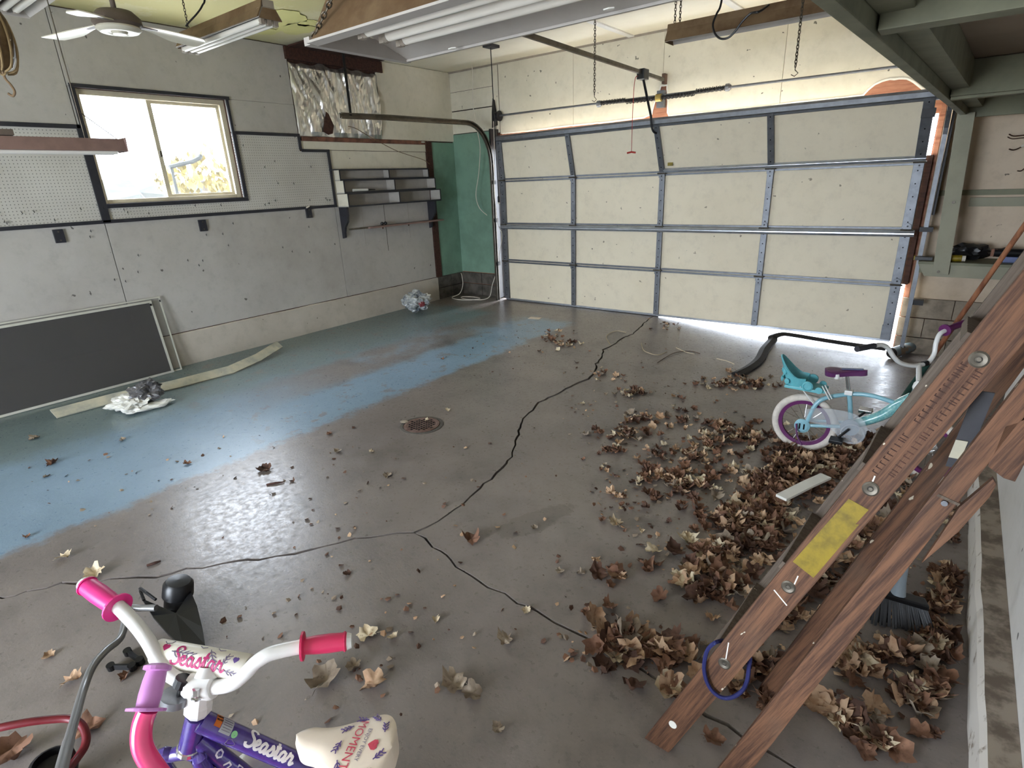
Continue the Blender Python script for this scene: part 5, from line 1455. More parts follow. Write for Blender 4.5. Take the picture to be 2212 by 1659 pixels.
for pa_, pb_ in (((1720, 824), (1757, 872)), ((1782, 832), (1797, 862)), ((1776, 834), (1792, 864))):
    MB().tube([p1(*pa_, BY - .06), p1(*pb_, BY - .05)], .0035, 6).build('support_wire', M['white_paint'], b1)
# front end
hb = [(1886, 748), (1904, 745), (1918, 752), (1930, 770), (1945, 784), (1970, 790), (1990, 788), (2006, 782), (2018, 764), (2022, 741), (2030, 722), (2044, 713)]
yy = lambda px: 3.416 + (px - 1865) / 197 * .69
hbp = [hit(a, b, 1, yy(a)) for a, b in hb]
bar_ = MB().tube(spline(hbp, 5), .0125, 10).build('handlebar', M['white_paint'], b1, smooth=True)
ga, gb = hit(1851, 754, 1, yy(1851)), hit(1888, 747, 1, yy(1888))
MB().tube([ga, gb], .016, 12).build('grip', M['dark_trim'], bar_, smooth=True)
ga, gb = hit(2042, 713, 1, yy(2042)), hit(2084, 697, 1, yy(2084))
g_ = MB().tube([ga, gb], .0185, 12).build('grip', M['purple_rim'], bar_, smooth=True)
MB().tube([ga - (gb - ga).normalized() * .006, ga + (gb - ga).normalized() * .006], .034, 16).build('grip_flange', M['purple_rim'], bar_)
stm = hit(1985, 790, 1, yy(1985))
MB().tube([stm, headt + V((0, 0, .02))], .013, 10).build('stem', M['white_paint'], b1)
MB().lathe([(.022, -.02), (.026, -.01), (.026, .01), (.016, .03)], headt + V((0, 0, .01)), headt - headb, 12).build('locknut', M['white_paint'], b1)
q = hit(1997, 786, 1, yy(1997)); MB().tube([hit(1994, 787, 1, yy(1994)), hit(2002, 784, 1, yy(2002))], .0165, 10).build('clip_band', M['plastic_black'], b1)
fh = V((.88, -.48, 0)).normalized(); fside = V((.48, .88, 0)).normalized()
fhub = V((.105, BY - .06, 0)); fhub.z = floor_z(fhub.x, fhub.y) + WR
for s_ in (-1, 1):
    MB().tube([headb + V((0, 0, -.01)), headb + V((.03, 0, -.05)) + fside * .045 * s_, fhub + fside * .05 * s_], .0105, 8).build('fork_leg', M['white_paint'], b1)
wheel(b1, fhub, fside, WR, .022, M['tire_white'], M['purple_rim'], M['chrome'], name='front_wheel')

# purple bicycle in the foreground
cl = dep(432, 1478, 1.10)
fr0 = dep(425, 1545, 1.115); fr1 = dep(408, 1615, 1.135)
down2 = (fr1 - fr0).normalized()
WR2 = .20
b2root = V((fr1.x, fr1.y, 0))
b2 = thing('kids_bicycle', 'purple childrens bicycle with white handlebar, pink grips and cream saddle at the bottom edge', 'bicycle', b2root)
D2 = lambda L: [dep(*p) for p in L]
tb2 = lambda pts, r, nm, mt, n=14, par=None: MB().tube(spline(pts, 6), r, n).build(nm, M[mt], par or b2, smooth=True)
lp_ = D2([(432, 1484, 1.10), (395, 1472, 1.10), (362, 1452, 1.105), (338, 1418, 1.115), (320, 1385, 1.125), (296, 1352, 1.14), (264, 1318, 1.16), (250, 1306, 1.165)])
rp_ = D2([(432, 1484, 1.10), (470, 1484, 1.095), (503, 1476, 1.09), (530, 1455, 1.09), (552, 1432, 1.09), (580, 1414, 1.09), (615, 1404, 1.095), (655, 1396, 1.10)])
hb2 = tb2(lp_[::-1] + rp_[1:], .0138, 'handlebar', 'white_paint')
def grip(a, b, mat, r, par, cap=True):
    a, b = V(a), V(b); d_ = (b - a).normalized()
    MB().tube([a, a.lerp(b, .3), a.lerp(b, .6), b], [r * .92, r * 1.04, r * 1.08, r], 16).build('grip', M[mat], par, smooth=True)
    MB().lathe([(r * .9, -.003), (r * 1.62, -.002), (r * 1.62, .002), (r * .9, .004)], a, d_, 20).build('grip_flange', M[mat], par)
    MB().tube([b - d_ * .006, b - d_ * .003], r * 1.14, 16).build('grip_ring', M[mat], par)
    if cap: MB().tube([b, b + d_ * .009], [r * .98, r * .8], 14).build('grip_cap', M['white_paint'], par)
grip(dep(254, 1312, 1.165), dep(186, 1264, 1.205), 'pink_hot', .0185, hb2)
grip(dep(654, 1396, 1.10), dep(750, 1385, 1.115), 'pink_red', .0168, hb2)
# crossbar pad
pa_, pb_ = dep(338, 1408, 1.14), dep(538, 1443, 1.11)
MB().tube([pa_ - (pb_ - pa_) * .08, pb_ + (pb_ - pa_) * .06], .010, 10).build('crossbar', M['white_paint'], b2)
pax = (pb_ - pa_).normalized(); PR = .0255
pad = MB().tube([pa_, pa_.lerp(pb_, .02), pa_.lerp(pb_, .98), pb_], [PR * .9, PR, PR, PR * .9], 24).build('bar_pad', M['pad'], b2, smooth=True)
vdir = (CAM - pa_.lerp(pb_, .5)).normalized(); vdir = (vdir - pax * vdir.dot(pax)).normalized(); vup = pax.cross(vdir); vup = vup if vup.z > 0 else -vup
vup = -vup if vup.dot(DOWN) > 0 else vup
PL = (pb_ - pa_).length
def on_pad(a, b):
    n_ = vdir * math.cos(b / PR) + vup * math.sin(b / PR); return pa_ + pax * a + n_ * (PR + .0003), n_
sc = PL * .56 / CURW
wrap_strokes([[(PL * .25 + x * sc, -.016 + (y - .0) * sc * 1.02) for x, y in s_] for s_ in CUR], on_pad, sc * .24, 'lettering', M['ink_pink'], pad)
dec = sprig(.045, .006, -.1, .042, 5, .3) + sprig(.115, .022, -1.0, .04, 5, .32) + sprig(.155, -.012, -.2, .03, 4, .3) + sprig(.15, -.004, 1.2, .02, 3, .4) + [[(.02, .024), (.026, .019), (.034, .022), (.036, .03)], [(.09, .028), (.097, .023), (.105, .027)], [(.125, .03), (.132, .024), (.142, .027)]]
wrap_strokes([[(x * PL / .19, y) for x, y in s_] for s_ in dec], on_pad, .0016, 'leaf_print', M['ink_grey'], pad)
wrap_strokes([[(x * PL / .19, y) for x, y in s_] for s_ in heart(.03, .012, .006) + heart(.008, .004, .005)], on_pad, .0028, 'heart_print', M['ink_pink'], pad)
wrap_strokes([[(x * PL / .19, y) for x, y in s_] for s_ in heart(.172, .010, .005)], on_pad, .0024, 'heart_print', M['ink_purple'], pad)
# stem and headset
sdir = (fr0 - cl).normalized()
MB().box(-.026, .026, -.022, .022, -.018, .03)
stem2 = MB().tube([dep(405, 1478, 1.10), dep(410, 1480, 1.10), dep(458, 1485, 1.098), dep(464, 1485, 1.097)], [.020, .0235, .0235, .020], 16).build('stem_clamp', M['white_paint'], b2, smooth=True)
MB().tube([dep(432, 1482, 1.112), dep(431, 1508, 1.112)], [.019, .016], 14).build('stem_post', M['white_paint'], b2, smooth=True)
mb = MB().tube([dep(446, 1462, 1.10), dep(450, 1440, 1.105)], [.022, .016], 14); mb.build('stem_knob', M['white_paint'], b2, smooth=True)
MB().lathe([(.013, 0), (.0225, .006), (.0225, .022), (.026, .03), (.026, .046), (.020, .056), (.016, .056)], dep(432, 1490, 1.105), fr0 - cl, 10).build('locknut', M['white_paint'], b2)
bo = MB().tube([dep(424, 1488, 1.075), dep(425, 1506, 1.078)], [.0075, .0075], 6).build('clamp_bolt', M['chrome'], b2)
MB().lathe([(.005, 0), (.010, .001), (.010, .004), (.005, .005)], dep(425, 1504, 1.076), fr0 - cl, 12).build('washer', M['chrome'], bo)
MB().tube([dep(391, 1482, 1.09), dep(398, 1464, 1.09)], .0155, 12).build('band', M['plastic_black'], b2)
rf = MB().lathe([(.016, -.010), (.027, -.009), (.027, .007), (.02, .010)], dep(380, 1508, 1.10), (fr0 - cl), 18).build('reflector', M['reflector'], b2, smooth=True)
MB().tube([dep(393, 1480, 1.09), dep(388, 1500, 1.095)], .006, 8).build('reflector_arm', M['plastic_black'], b2)
# frame
MB().tube([fr0, fr1], .0205, 18).build('head_tube', M['purple'], b2, smooth=True)
MB().lathe([(.019, -.006), (.023, -.003), (.023, .006), (.019, .008)], fr1, down2, 14).build('lower_cup', M['chrome'], b2)
tA, tB, tC = dep(432, 1556, 1.12), dep(680, 1665, 1.235), dep(860, 1745, 1.32)
tt = MB().tube([tA, tB, tC], .0215, 18).build('top_tube', M['purple'], b2, smooth=True)
dA, dB, dC = dep(424, 1594, 1.135), dep(560, 1700, 1.24), dep(690, 1800, 1.36)
dt = MB().tube([dA, dB, dC], .019, 18).build('down_tube', M['purple'], b2, smooth=True)
def on_tube(p0, p1_, r, tw=0.0):
    ax_ = (p1_ - p0).normalized(); mid = p0.lerp(p1_, .4); vd = (CAM - mid).normalized(); vd = (vd - ax_ * vd.dot(ax_)).normalized(); vu = vd.cross(ax_)
    vu = -vu if vu.dot(DOWN) > 0 else vu
    def f(a, b):
        n_ = vd * math.cos(b / r + tw) + vu * math.sin(b / r + tw); return p0 + ax_ * a + n_ * (r + .0003), n_
    return f
ft = on_tube(tA, tB, .0215, .25)
sc = .118 / CURW
wrap_strokes([[(.098 + x * sc, -.013 + y * sc * .95) for x, y in s_] for s_ in CUR], ft, sc * .34, 'lettering', M['ink_white'], tt)
def patch(f, a0, a1, b0, b1_, nm, mat, par, th=.0005, n=4):
    mb = MB(); vs = []
    for i in range(n + 1):
        for j in range(n + 1):
            p, nn = f(a0 + (a1 - a0) * i / n, b0 + (b1_ - b0) * j / n); vs.append(p + nn * th)
    return mb.add(vs, [(i * (n + 1) + j, (i + 1) * (n + 1) + j, (i + 1) * (n + 1) + j + 1, i * (n + 1) + j + 1) for i in range(n) for j in range(n)]).build(nm, mat, par)
patch(ft, .022, .036, -.004, .020, 'warning_sticker', M['sticker_orange'], tt)
patch(ft, .037, .062, -.010, .018, 'silver_sticker', M['sticker_grey'], tt)
# the two words on the orange sticker, as small strokes
FONT5 = {'W': ['10001', '10001', '10101', '11011', '10001'], 'E': ['111', '100', '110', '100', '111'], 'A': ['010', '101', '111', '101', '101'], 'R': ['110', '101', '110', '101', '101'], 'H': ['101', '101', '111', '101', '101'], 'L': ['100', '100', '100', '100', '111'], 'M': ['10001', '11011', '10101', '10001', '10001'], 'T': ['111', '010', '010', '010', '010']}
def pix_text(txt, x, y, s):
    out = []
    for ch in txt:
        if ch == ' ': x += 2 * s; continue
        gl = FONT5[ch]
        for r, row in enumerate(gl):
            for c, v in enumerate(row):
                if v == '1': out.append([(x + c * s, y - r * s), (x + (c + .5) * s, y - r * s), (x + (c + .98) * s, y - r * s)])
        x += (len(gl[0]) + 1) * s
    return out
rot = lambda strokes, cx, cy: [[(cx + (y - cy), cy - (x - cx)) for x, y in s_] for s_ in strokes]
wrap_strokes([[(.0235 + x, y) for x, y in s_] for s_ in pix_text('WEAR', 0, .017, .00075)] + [[(.0235 + x * .9, y) for x, y in s_] for s_ in pix_text('HELMET', 0, .010, .00062)], ft, .0007, 'lettering', M['ink_black'], tt, .0012)
wrap_strokes([[(.040 + .004 * 0, .013 - k * .0045), (.05, .013 - k * .0045), (.059, .013 - k * .0045)] for k in range(5)], ft, .0007, 'small_print', M['ink_grey'], tt, .0012)
mb = MB(); vs = []
for k in range(14):
    p, nn = ft(.070 + .0065 * math.cos(k * math.tau / 14), -.004 + .0065 * math.sin(k * math.tau / 14)); vs.append(p + nn * .0005)
mb.add(vs, [tuple(range(14))]).build('green_sticker', M['sticker_green'], tt)
wrap_strokes([[(.072 + .009 * math.cos(t_) * (1 + .2 * math.cos(3 * t_)), -.020 + .007 * math.sin(t_) * (1 + .2 * math.cos(3 * t_))) for t_ in [k * math.tau / 16 for k in range(17)]]], ft, .0012, 'cloud_print', M['ink_grey'], tt)
fd = on_tube(dA, dB, .019, .0)
wrap_strokes([[(.085, -.008), (.092, .002), (.1, .0), (.098, -.009)], [(.112, -.012), (.12, .008), (.132, .009), (.122, -.010)], [(.05, .004), (.056, .010), (.064, .008), (.066, .001), (.06, -.004), (.052, -.002), (.05, .004)]], fd, .004, 'swash_print', M['ink_white'], dt)
# wheel, fork, rest of the frame below the picture
heading = V((-.60, -.80, 0)).normalized()
turn = V((-.50, .87, 0)).normalized()
ax2 = V((.87, .50, 0)).normalized()
fhub2 = V((fr1.x, fr1.y, WR2)) + turn * .05
for s_ in (-1, 1):
    MB().tube(spline([fr1 + down2 * .012, fr1 + down2 * .022 + ax2 * .03 * s_, fr1 + down2 * .05 + ax2 * .045 * s_, fhub2 + ax2 * .055 * s_], 6), .014, 12).build('fork_leg', M['purple'], b2, smooth=True)
wheel(b2, fhub2, ax2, WR2, .024, M['white_paint'], M['white_paint'], M['chrome'], name='front_wheel')
seatm = dep(775, 1640, 1.19)
rear = V((seatm.x + .20, seatm.y + .0, WR2)); bbk = V((tC.x * .5 + dC.x * .5, tC.y * .5 + dC.y * .5, .26))
bbk = V((seatm.x - .02, seatm.y - .02, .26))
wheel(b2, rear, V((.4, .9, 0)), WR2, .024, M['white_paint'], M['white_paint'], M['chrome'], name='rear_wheel')
MB().tube([dC, bbk], .019, 14).build('lower_tube', M['purple'], b2); MB().tube([tC, bbk.lerp(seatm, .5)], .0205, 14).build('rear_tube', M['purple'], b2)
for s_ in (-1, 1):
    o_ = V((.4, .9, 0)) * .05 * s_
    MB().tube([bbk + o_ * .6, rear + o_], .011, 8).build('chain_stay', M['purple'], b2); MB().tube([bbk.lerp(seatm, .45) + o_ * .4, rear + o_], .010, 8).build('seat_stay', M['purple'], b2)
MB().tube([bbk, bbk.lerp(seatm, .9)], .014, 12).build('seat_post', M['chrome'], b2)
MB().tube([bbk + V((-.06, .06, 0)), bbk + V((.06, -.06, 0))], .02, 12).build('crank_case', M['purple'], b2)
MB().tube([rear + V((.05, -.05, 0)), rear + V((.12, -.16, -WR2 + .012))], .008, 8).build('kickstand', M['chrome'], b2)
# saddle with print
nz = dep(640, 1586, 1.185); rr_ = dep(856, 1672, 1.165)
rr_.z = nz.z + .004
xa = (rr_ - nz).normalized(); za = V((0, 0, 1)); za = (za - xa * za.dot(xa)).normalized(); ya = za.cross(xa)
LS = (rr_ - nz).length
SM = frame4(nz, xa, ya, za)
sad, stop = saddle(b2, SM, LS, .084, .029, .05, M['saddle'])
def on_saddle(a, b):
    x, y = a, b; p = SM @ V((x, y, stop(x, y) + .0012)); return p, za
def txt_strokes_on(fn, txt, size, cx, cy, mat, par, ang):
    c = bpy.data.curves.new('t', 'FONT'); c.body = txt; c.size = size; c.align_x = 'CENTER'; c.align_y = 'CENTER'; c.resolution_u = 2
    o = bpy.data.objects.new('t', c); COL.objects.link(o); bpy.context.view_layer.update()
    me = bpy.data.meshes.new_from_object(o.evaluated_get(bpy.context.evaluated_depsgraph_get()))
    bpy.data.objects.remove(o); bpy.data.curves.remove(c)
    ca, sa = math.cos(ang), math.sin(ang)
    vs = []
    for v in me.vertices:
        x, y = v.co.x, v.co.y; vs.append(fn(cx + ca * x - sa * y, cy + sa * x + ca * y)[0])
    fs = [tuple(p.vertices) for p in me.polygons]; bpy.data.meshes.remove(me)
    return MB().add(vs, fs).build('lettering', mat, par)
# letters read across the saddle: their tops point to the rear
cxs = LS * .66
A90 = -math.pi / 2
txt_strokes_on(on_saddle, 'MOMENT', .026, cxs - .012, 0, M['ink_red'], sad, A90)
txt_strokes_on(on_saddle, 'ENJOY EVERY', .012, cxs + .010, 0, M['ink_grey'], sad, A90)
wrap_strokes([[(cxs + .033 - (y - 0), x) for x, y in s_] for s_ in [[(a, -b) for a, b in h] for h in heart(0, 0, .009)]], on_saddle, .006, 'heart_print', M['ink_red'], sad)
wr = []
for k in range(9):
    a = .5 + k * (math.tau - 1.0) / 8 
    r = .062; x, y = cxs + .006 + r * .72 * math.cos(a), r * math.sin(a)
    wr += sprig(x, y, a + 1.35, .022, 3, .42)
wrap_strokes(wr, on_saddle, .0022, 'wreath_print', M['ink_purple'], sad)

# pink handlebar of a scooter, mostly below the picture
sct = thing('kick_scooter', 'hot pink curved bar with a lilac grip beside the purple bicycle', 'scooter', (-1.0, .0, 0))
pk = D2([(318, 1535, .925), (308, 1562, .92), (305, 1595, .915), (312, 1625, .915), (336, 1662, .92), (366, 1700, .93), (400, 1740, .95)])
bar3 = MB().tube(spline(pk, 6), .0160, 14).build('handlebar', M['pink_tube'], sct, smooth=True)
ga, gb = dep(316, 1533, .925), dep(340, 1444, .955)
MB().tube([ga, ga.lerp(gb, .35), ga.lerp(gb, .7), gb], [.0165, .0178, .0172, .0150], 16).build('grip', M['lilac'], bar3, smooth=True)
gd = (gb - ga).normalized()
MB().lathe([(.016, -.003), (.030, -.002), (.030, .002), (.016, .004)], ga, gd, 20).build('grip_flange', M['lilac'], bar3)
MB().lathe([(.015, -.004), (.0215, -.002), (.0215, .004), (.012, .008)], gb, gd, 18).build('grip_flange', M['lilac'], bar3)
base = V((pk[-1].x + .10, pk[-1].y - .05, .06))
MB().tube([pk[-1], V((base.x, base.y, .5)), base], .016, 12).build('stem', M['pink_tube'], sct, smooth=True)
MB().box(base.x - .05, base.x + .05, base.y - .5, base.y + .02, .07, .09).build('deck', M['pink_tube'], sct, bevel=.008)
for y in (.06, -.5):
    MB().torus((base.x, base.y + y, .05), (1, 0, 0), .036, .014, 24, 8).build('wheel', M['plastic_black'], sct, smooth=True)

# ------------------------------------------------------------------ string trimmer and other bits at the lower left
q0 = fl(362, 1345)
trm = thing('string_trimmer', 'string trimmer with a grey bent shaft and black head lying behind the pink grip', 'trimmer', q0)
sh = [fl(350, 1352, .09), fl(318, 1350, .085), fl(290, 1357, .09), dep(262, 1375, 2.10), dep(228, 1406, 2.0), dep(200, 1440, 1.92), dep(180, 1490, 1.82), dep(164, 1545, 1.66), dep(150, 1595, 1.52), dep(133, 1660, 1.36), dep(115, 1740, 1.2), dep(95, 1850, 1.05)]
MB().tube(spline(sh, 6), [.0128] * (6 * 8 + 1) + [.0145] * (6 * 3), 14).build('shaft', M['shaft_grey'], trm, smooth=True)
hc = fl(362, 1325)
MB().lathe([(.0, .155), (.045, .150), (.056, .135), (.058, .085), (.05, .075), (.05, .03), (.03, .02), (.0, .02)], hc + V((.02, .03, 0)), (.15, .2, 1), 22).build('motor_head', M['plastic_black'], trm, smooth=True)
gq = [fl(a, b, z) for a, b, z in ((316, 1322, .07), (338, 1333, .06), (362, 1342, .055), (392, 1344, .06), (412, 1336, .075), (424, 1318, .10), (436, 1345, .085), (444, 1380, .06), (446, 1405, .03), (400, 1412, .03), (368, 1385, .04), (338, 1356, .06))]
n = len(gq); c_ = sum(gq, V()) / n
vs = [*gq, c_ + V((0, 0, .012))] + [p + V((0, 0, -.012)) for p in gq] + [c_ + V((0, 0, .0))]
fs = [(i, (i + 1) % n, n) for i in range(n)] + [((i + 1) % n + n + 1, i + n + 1, 2 * n + 1) for i in range(n)] + [(i, i + n + 1, (i + 1) % n + n + 1, (i + 1) % n) for i in range(n)]
MB().add(vs, fs).build('guard', M['plastic_black'], trm)
a = fl(345, 1330, .11)
MB().tube(spline([fl(322, 1330, .08), fl(316, 1314, .10), fl(328, 1328, .12), fl(350, 1338, .10)], 5), .006, 8).build('bracket', M['black_steel'], trm)
en = dep(112, 1668, 1.62)
MB().lathe([(.03, .0), (.052, .01), (.06, .05), (.055, .08), (.045, .085), (.043, .06), (.0, .05)], en + V((-.01, .0, -.05)), (0.1, .1, 1), 20).build('engine_cover', M['plastic_black'], trm, smooth=True)
MB().lathe([(.0, 0), (.05, .0), (.05, .02), (.0, .02)], en + V((-.01, 0, -.085)), (.1, .1, 1), 18).build('engine_base', M['red_plastic'], trm)
pts = [dep(*p) for p in ((-60, 1590, 1.65), (0, 1572, 1.66), (60, 1560, 1.68), (110, 1554, 1.70), (150, 1553, 1.71), (175, 1565, 1.70), (186, 1588, 1.68), (183, 1612, 1.66), (168, 1636, 1.63), (148, 1662, 1.58), (130, 1690, 1.52))]
M['red_hose'] = simple('dark_red_hose', lin(112, 26, 36), .4, var=.15)
tag(MB().tube(spline(pts, 7), .0115, 12).build('red_hose', M['red_hose'], smooth=True), 'dark red hose looping in at the lower left corner behind the trimmer shaft', 'hose')
br_ = thing('plastic_bracket', 'small black folded bracket with round eyelets on the floor behind the trimmer shaft', 'bracket', fl(270, 1440))
kp = [fl(278, 1414, .012), fl(305, 1434, .014), fl(288, 1446, .012), fl(242, 1446, .012)]
mb = MB()
for p_, q_ in zip(kp[:-1], kp[1:]): mb.bar(p_, q_, V((.004, .012, 0)), (0, 0, .022))
mb.build('arm', M['plastic_black'], br_)
for p_ in kp: MB().lathe([(.006, -.012), (.014, -.012), (.014, .012), (.006, .012)], p_, (0.1, -.1, 1), 14).build('eyelet', M['plastic_black'], br_)

# ------------------------------------------------------------------ dry leaves
random.seed(21)
def leaf_mesh(k):
    rnd = random.Random(k * 17 + 3); n = 22; lob = rnd.choice([5, 7, 5]); mb = MB()
    cu = rnd.uniform(.7, 2.0); fold = rnd.uniform(.2, 1.0); sx_ = rnd.uniform(.62, .95); ph = rnd.uniform(0, 6)
    def z(x, y):
        r2 = x * x + y * y
        return .42 * cu * r2 * (.6 + .6 * math.sin(2 * math.atan2(y, x) + ph)) + fold * .45 * abs(y) + .34 * noise.noise((x * 2.6 + k, y * 2.6, k * 1.7)) + .16 * noise.noise((x * 6 + k, y * 6, k * 2.7))
    vs = [(0, 0, z(0, 0))]
    for ring_, f in ((1, .5), (2, 1.0)):
        for i in range(n):
            a = i * math.tau / n
            lobe = 1 + (.15 if f == 1 else .05) * math.cos(lob * a) + (.07 * math.cos(a * 11) if f == 1 else 0) + (.2 * noise.noise((math.cos(a) * 4, math.sin(a) * 4, k * 3.3)) if f == 1 else 0)
            r = .5 * f * lobe
            x, y = r * math.cos(a), r * math.sin(a) * sx_; vs.append((x, y, z(x * 1.6, y * 1.6) * .62))
    fs = [(0, 1 + i, 1 + (i + 1) % n) for i in range(n)] + [(1 + i, 1 + n + i, 1 + n + (i + 1) % n, 1 + (i + 1) % n) for i in range(n)]
    b_ = len(vs); x0_ = vs[1 + n + n // 2][0]
    zs = vs[1 + n + n // 2][2]
    vs += [(x0_ + .03, -.012, zs), (x0_ + .03, .012, zs), (x0_ - .16, .0, zs - .02 + rnd.uniform(-.03, .06)), (x0_ - .34, .03 * rnd.uniform(-1, 1), zs + rnd.uniform(-.05, .05))]
    fs += [(b_, b_ + 1, b_ + 2), (b_ + 1, b_ + 3, b_ + 2)]
    lo = min(v[2] for v in vs); vs = [(v[0], v[1], v[2] - lo) for v in vs]
    return vs, fs
LV = [leaf_mesh(k) for k in range(10)]
LME = {}
def leaf_me(k, mi):
    if (k, mi) not in LME:
        me = bpy.data.meshes.new('dry_leaf'); me.from_pydata(LV[k][0], [], LV[k][1]); me.update(); me.materials.append(M['leaf%d' % mi])
        for p_ in me.polygons: p_.use_smooth = True
        LME[(k, mi)] = me
    return LME[(k, mi)]
def add_leaf(p, s, k, mi, rz, tx, ty, lab, group=None):
    o = bpy.data.objects.new('dry_leaf', leaf_me(k, mi)); COL.objects.link(o)
    o.location = p; o.rotation_euler = (tx, ty, rz); o.scale = (s, s, s); tag(o, lab, 'leaf', group); return o
singles = [
 (75, 948, .085, 3, 'grey-brown dry leaf on the blue paint near the left edge, level with the drain'), (266, 952, .06, 3, 'small grey dry leaf on the blue paint below the white and grey plastic bag'),
 (114, 1002, .09, 1, 'reddish-brown dry leaf on the blue paint at the left'), (102, 1030, .05, 3, 'small grey leaf scrap just below the reddish leaf on the blue paint'),
 (60, 1160, .05, 1, 'small brown leaf on the edge of the blue paint at the left edge'), (140, 1206, .085, 4, 'pale curled leaf above the left end of the floor crack'),
 (205, 1242, .11, 4, 'large pale crumpled leaf on the crack behind the pink left grip'), (571, 1016, .11, 2, 'dark spiky dry leaf alone on the grey floor left of the drain'),
 (632, 1040, .05, 2, 'small dark leaf at the right end of the dark stick'), (712, 938, .06, 1, 'small brown leaf with a pale edge left of the drain'), (765, 925, .035, 2, 'tiny dark leaf between the drain and the brown leaf to its left'),
 (730, 977, .06, 3, 'grey-brown leaf lying below left of the drain'), (803, 977, .045, 4, 'small pale leaf just below the drain'), (838, 1028, .07, 3, 'grey curled leaf on the bare floor below the drain'),
 (968, 887, .06, 4, 'pale curled leaf just behind the drain'), (922, 911, .045, 4, 'small white leaf lying on the drain cover'), (405, 1003, .06, 1, 'reddish leaf crumbs on the blue paint edge'), (750, 1241, .045, 2, 'small dark leaf on the floor below the left crack'),
 (1020, 1166, .12, 1, 'large brown leaf beside the fork of the floor crack'), (1330, 1132, .10, 4, 'pale curled leaf beside the long damp stain'), (1410, 1192, .09, 4, 'pale curled leaf alone at the right of the damp stain'),
 (1210, 1237, .05, 3, 'small grey leaf scrap in mid floor right of the crack fork'), (1255, 1240, .05, 3, 'second small grey scrap just right of another in mid floor'), (795, 1374, .10, 4, 'pale-edged leaf beside the red right grip of the purple bicycle'),
 (848, 1378, .05, 4, 'small pale leaf to the right of the one by the red grip'), (1090, 1386, .09, 3, 'flat grey leaf alone below the right crack'), (705, 1470, .14, 3, 'large grey crumpled leaf below the red grip'),
 (765, 1442, .07, 3, 'small grey leaf between the red grip and the tan leaf'), (808, 1478, .11, 0, 'tan curled leaf with ragged edge above the cream saddle'), (980, 1478, .12, 3, 'long curled grey leaf with a stalk right of the saddle'), (1020, 1500, .09, 3, 'curled brown-grey leaf just right of the long stalked one'),
 (1076, 1576, .05, 3, 'small pale leaf near the bottom edge, right of the saddle'), (941, 1340, .045, 4, 'tiny pale leaf beside the white spot on the floor'), (1137, 1320, .05, 4, 'small pale leaf on the right branch of the crack'), (105, 1420, .06, 0, 'small tan leaf left of the trimmer shaft'),
 (158, 1472, .085, 0, 'tan leaf half under the trimmer shaft'), (1540, 1600, .08, 1, 'reddish curled leaf between the two lower ends of the ladder'), (1155, 1141, .045, 3, 'tiny grey leaf right of the crack fork'), (190, 1580, .11, 1, 'brown leaf inside the loop of the red hose'),
 (1258, 873, .05, 4, 'pale leaf right of the far crack'), (956, 776, .05, 1, 'small leaf on the blue paint edge beyond the drain'), (30, 1630, .14, 1, 'reddish-brown leaf in the bottom left corner'), (270, 1462, .05, 1, 'reddish leaf scrap under the black bracket')]
for i, (px, py, s_, mi, lab) in enumerate(singles):
    add_leaf(fl(px, py, .001 if py != 911 else .009), s_ * .78, i % 10, mi, random.uniform(0, 6.28), random.uniform(-.15, .15), random.uniform(-.15, .15), lab)
for (px, py, qx, qy, lab) in ((318, 1224, 348, 1214, 'short dark stick beside the left crack'), (576, 1049, 613, 1043, 'dark curved stick below the spiky dark leaf')):
    a, b = fl(px, py, .006), fl(qx, qy, .006)
    tag(MB().tube([a, a.lerp(b, .5) + V((.004, .004, .002)), b], [.006, .007, .004], 7).build('stick', M['dark_wood']), lab, 'stick')

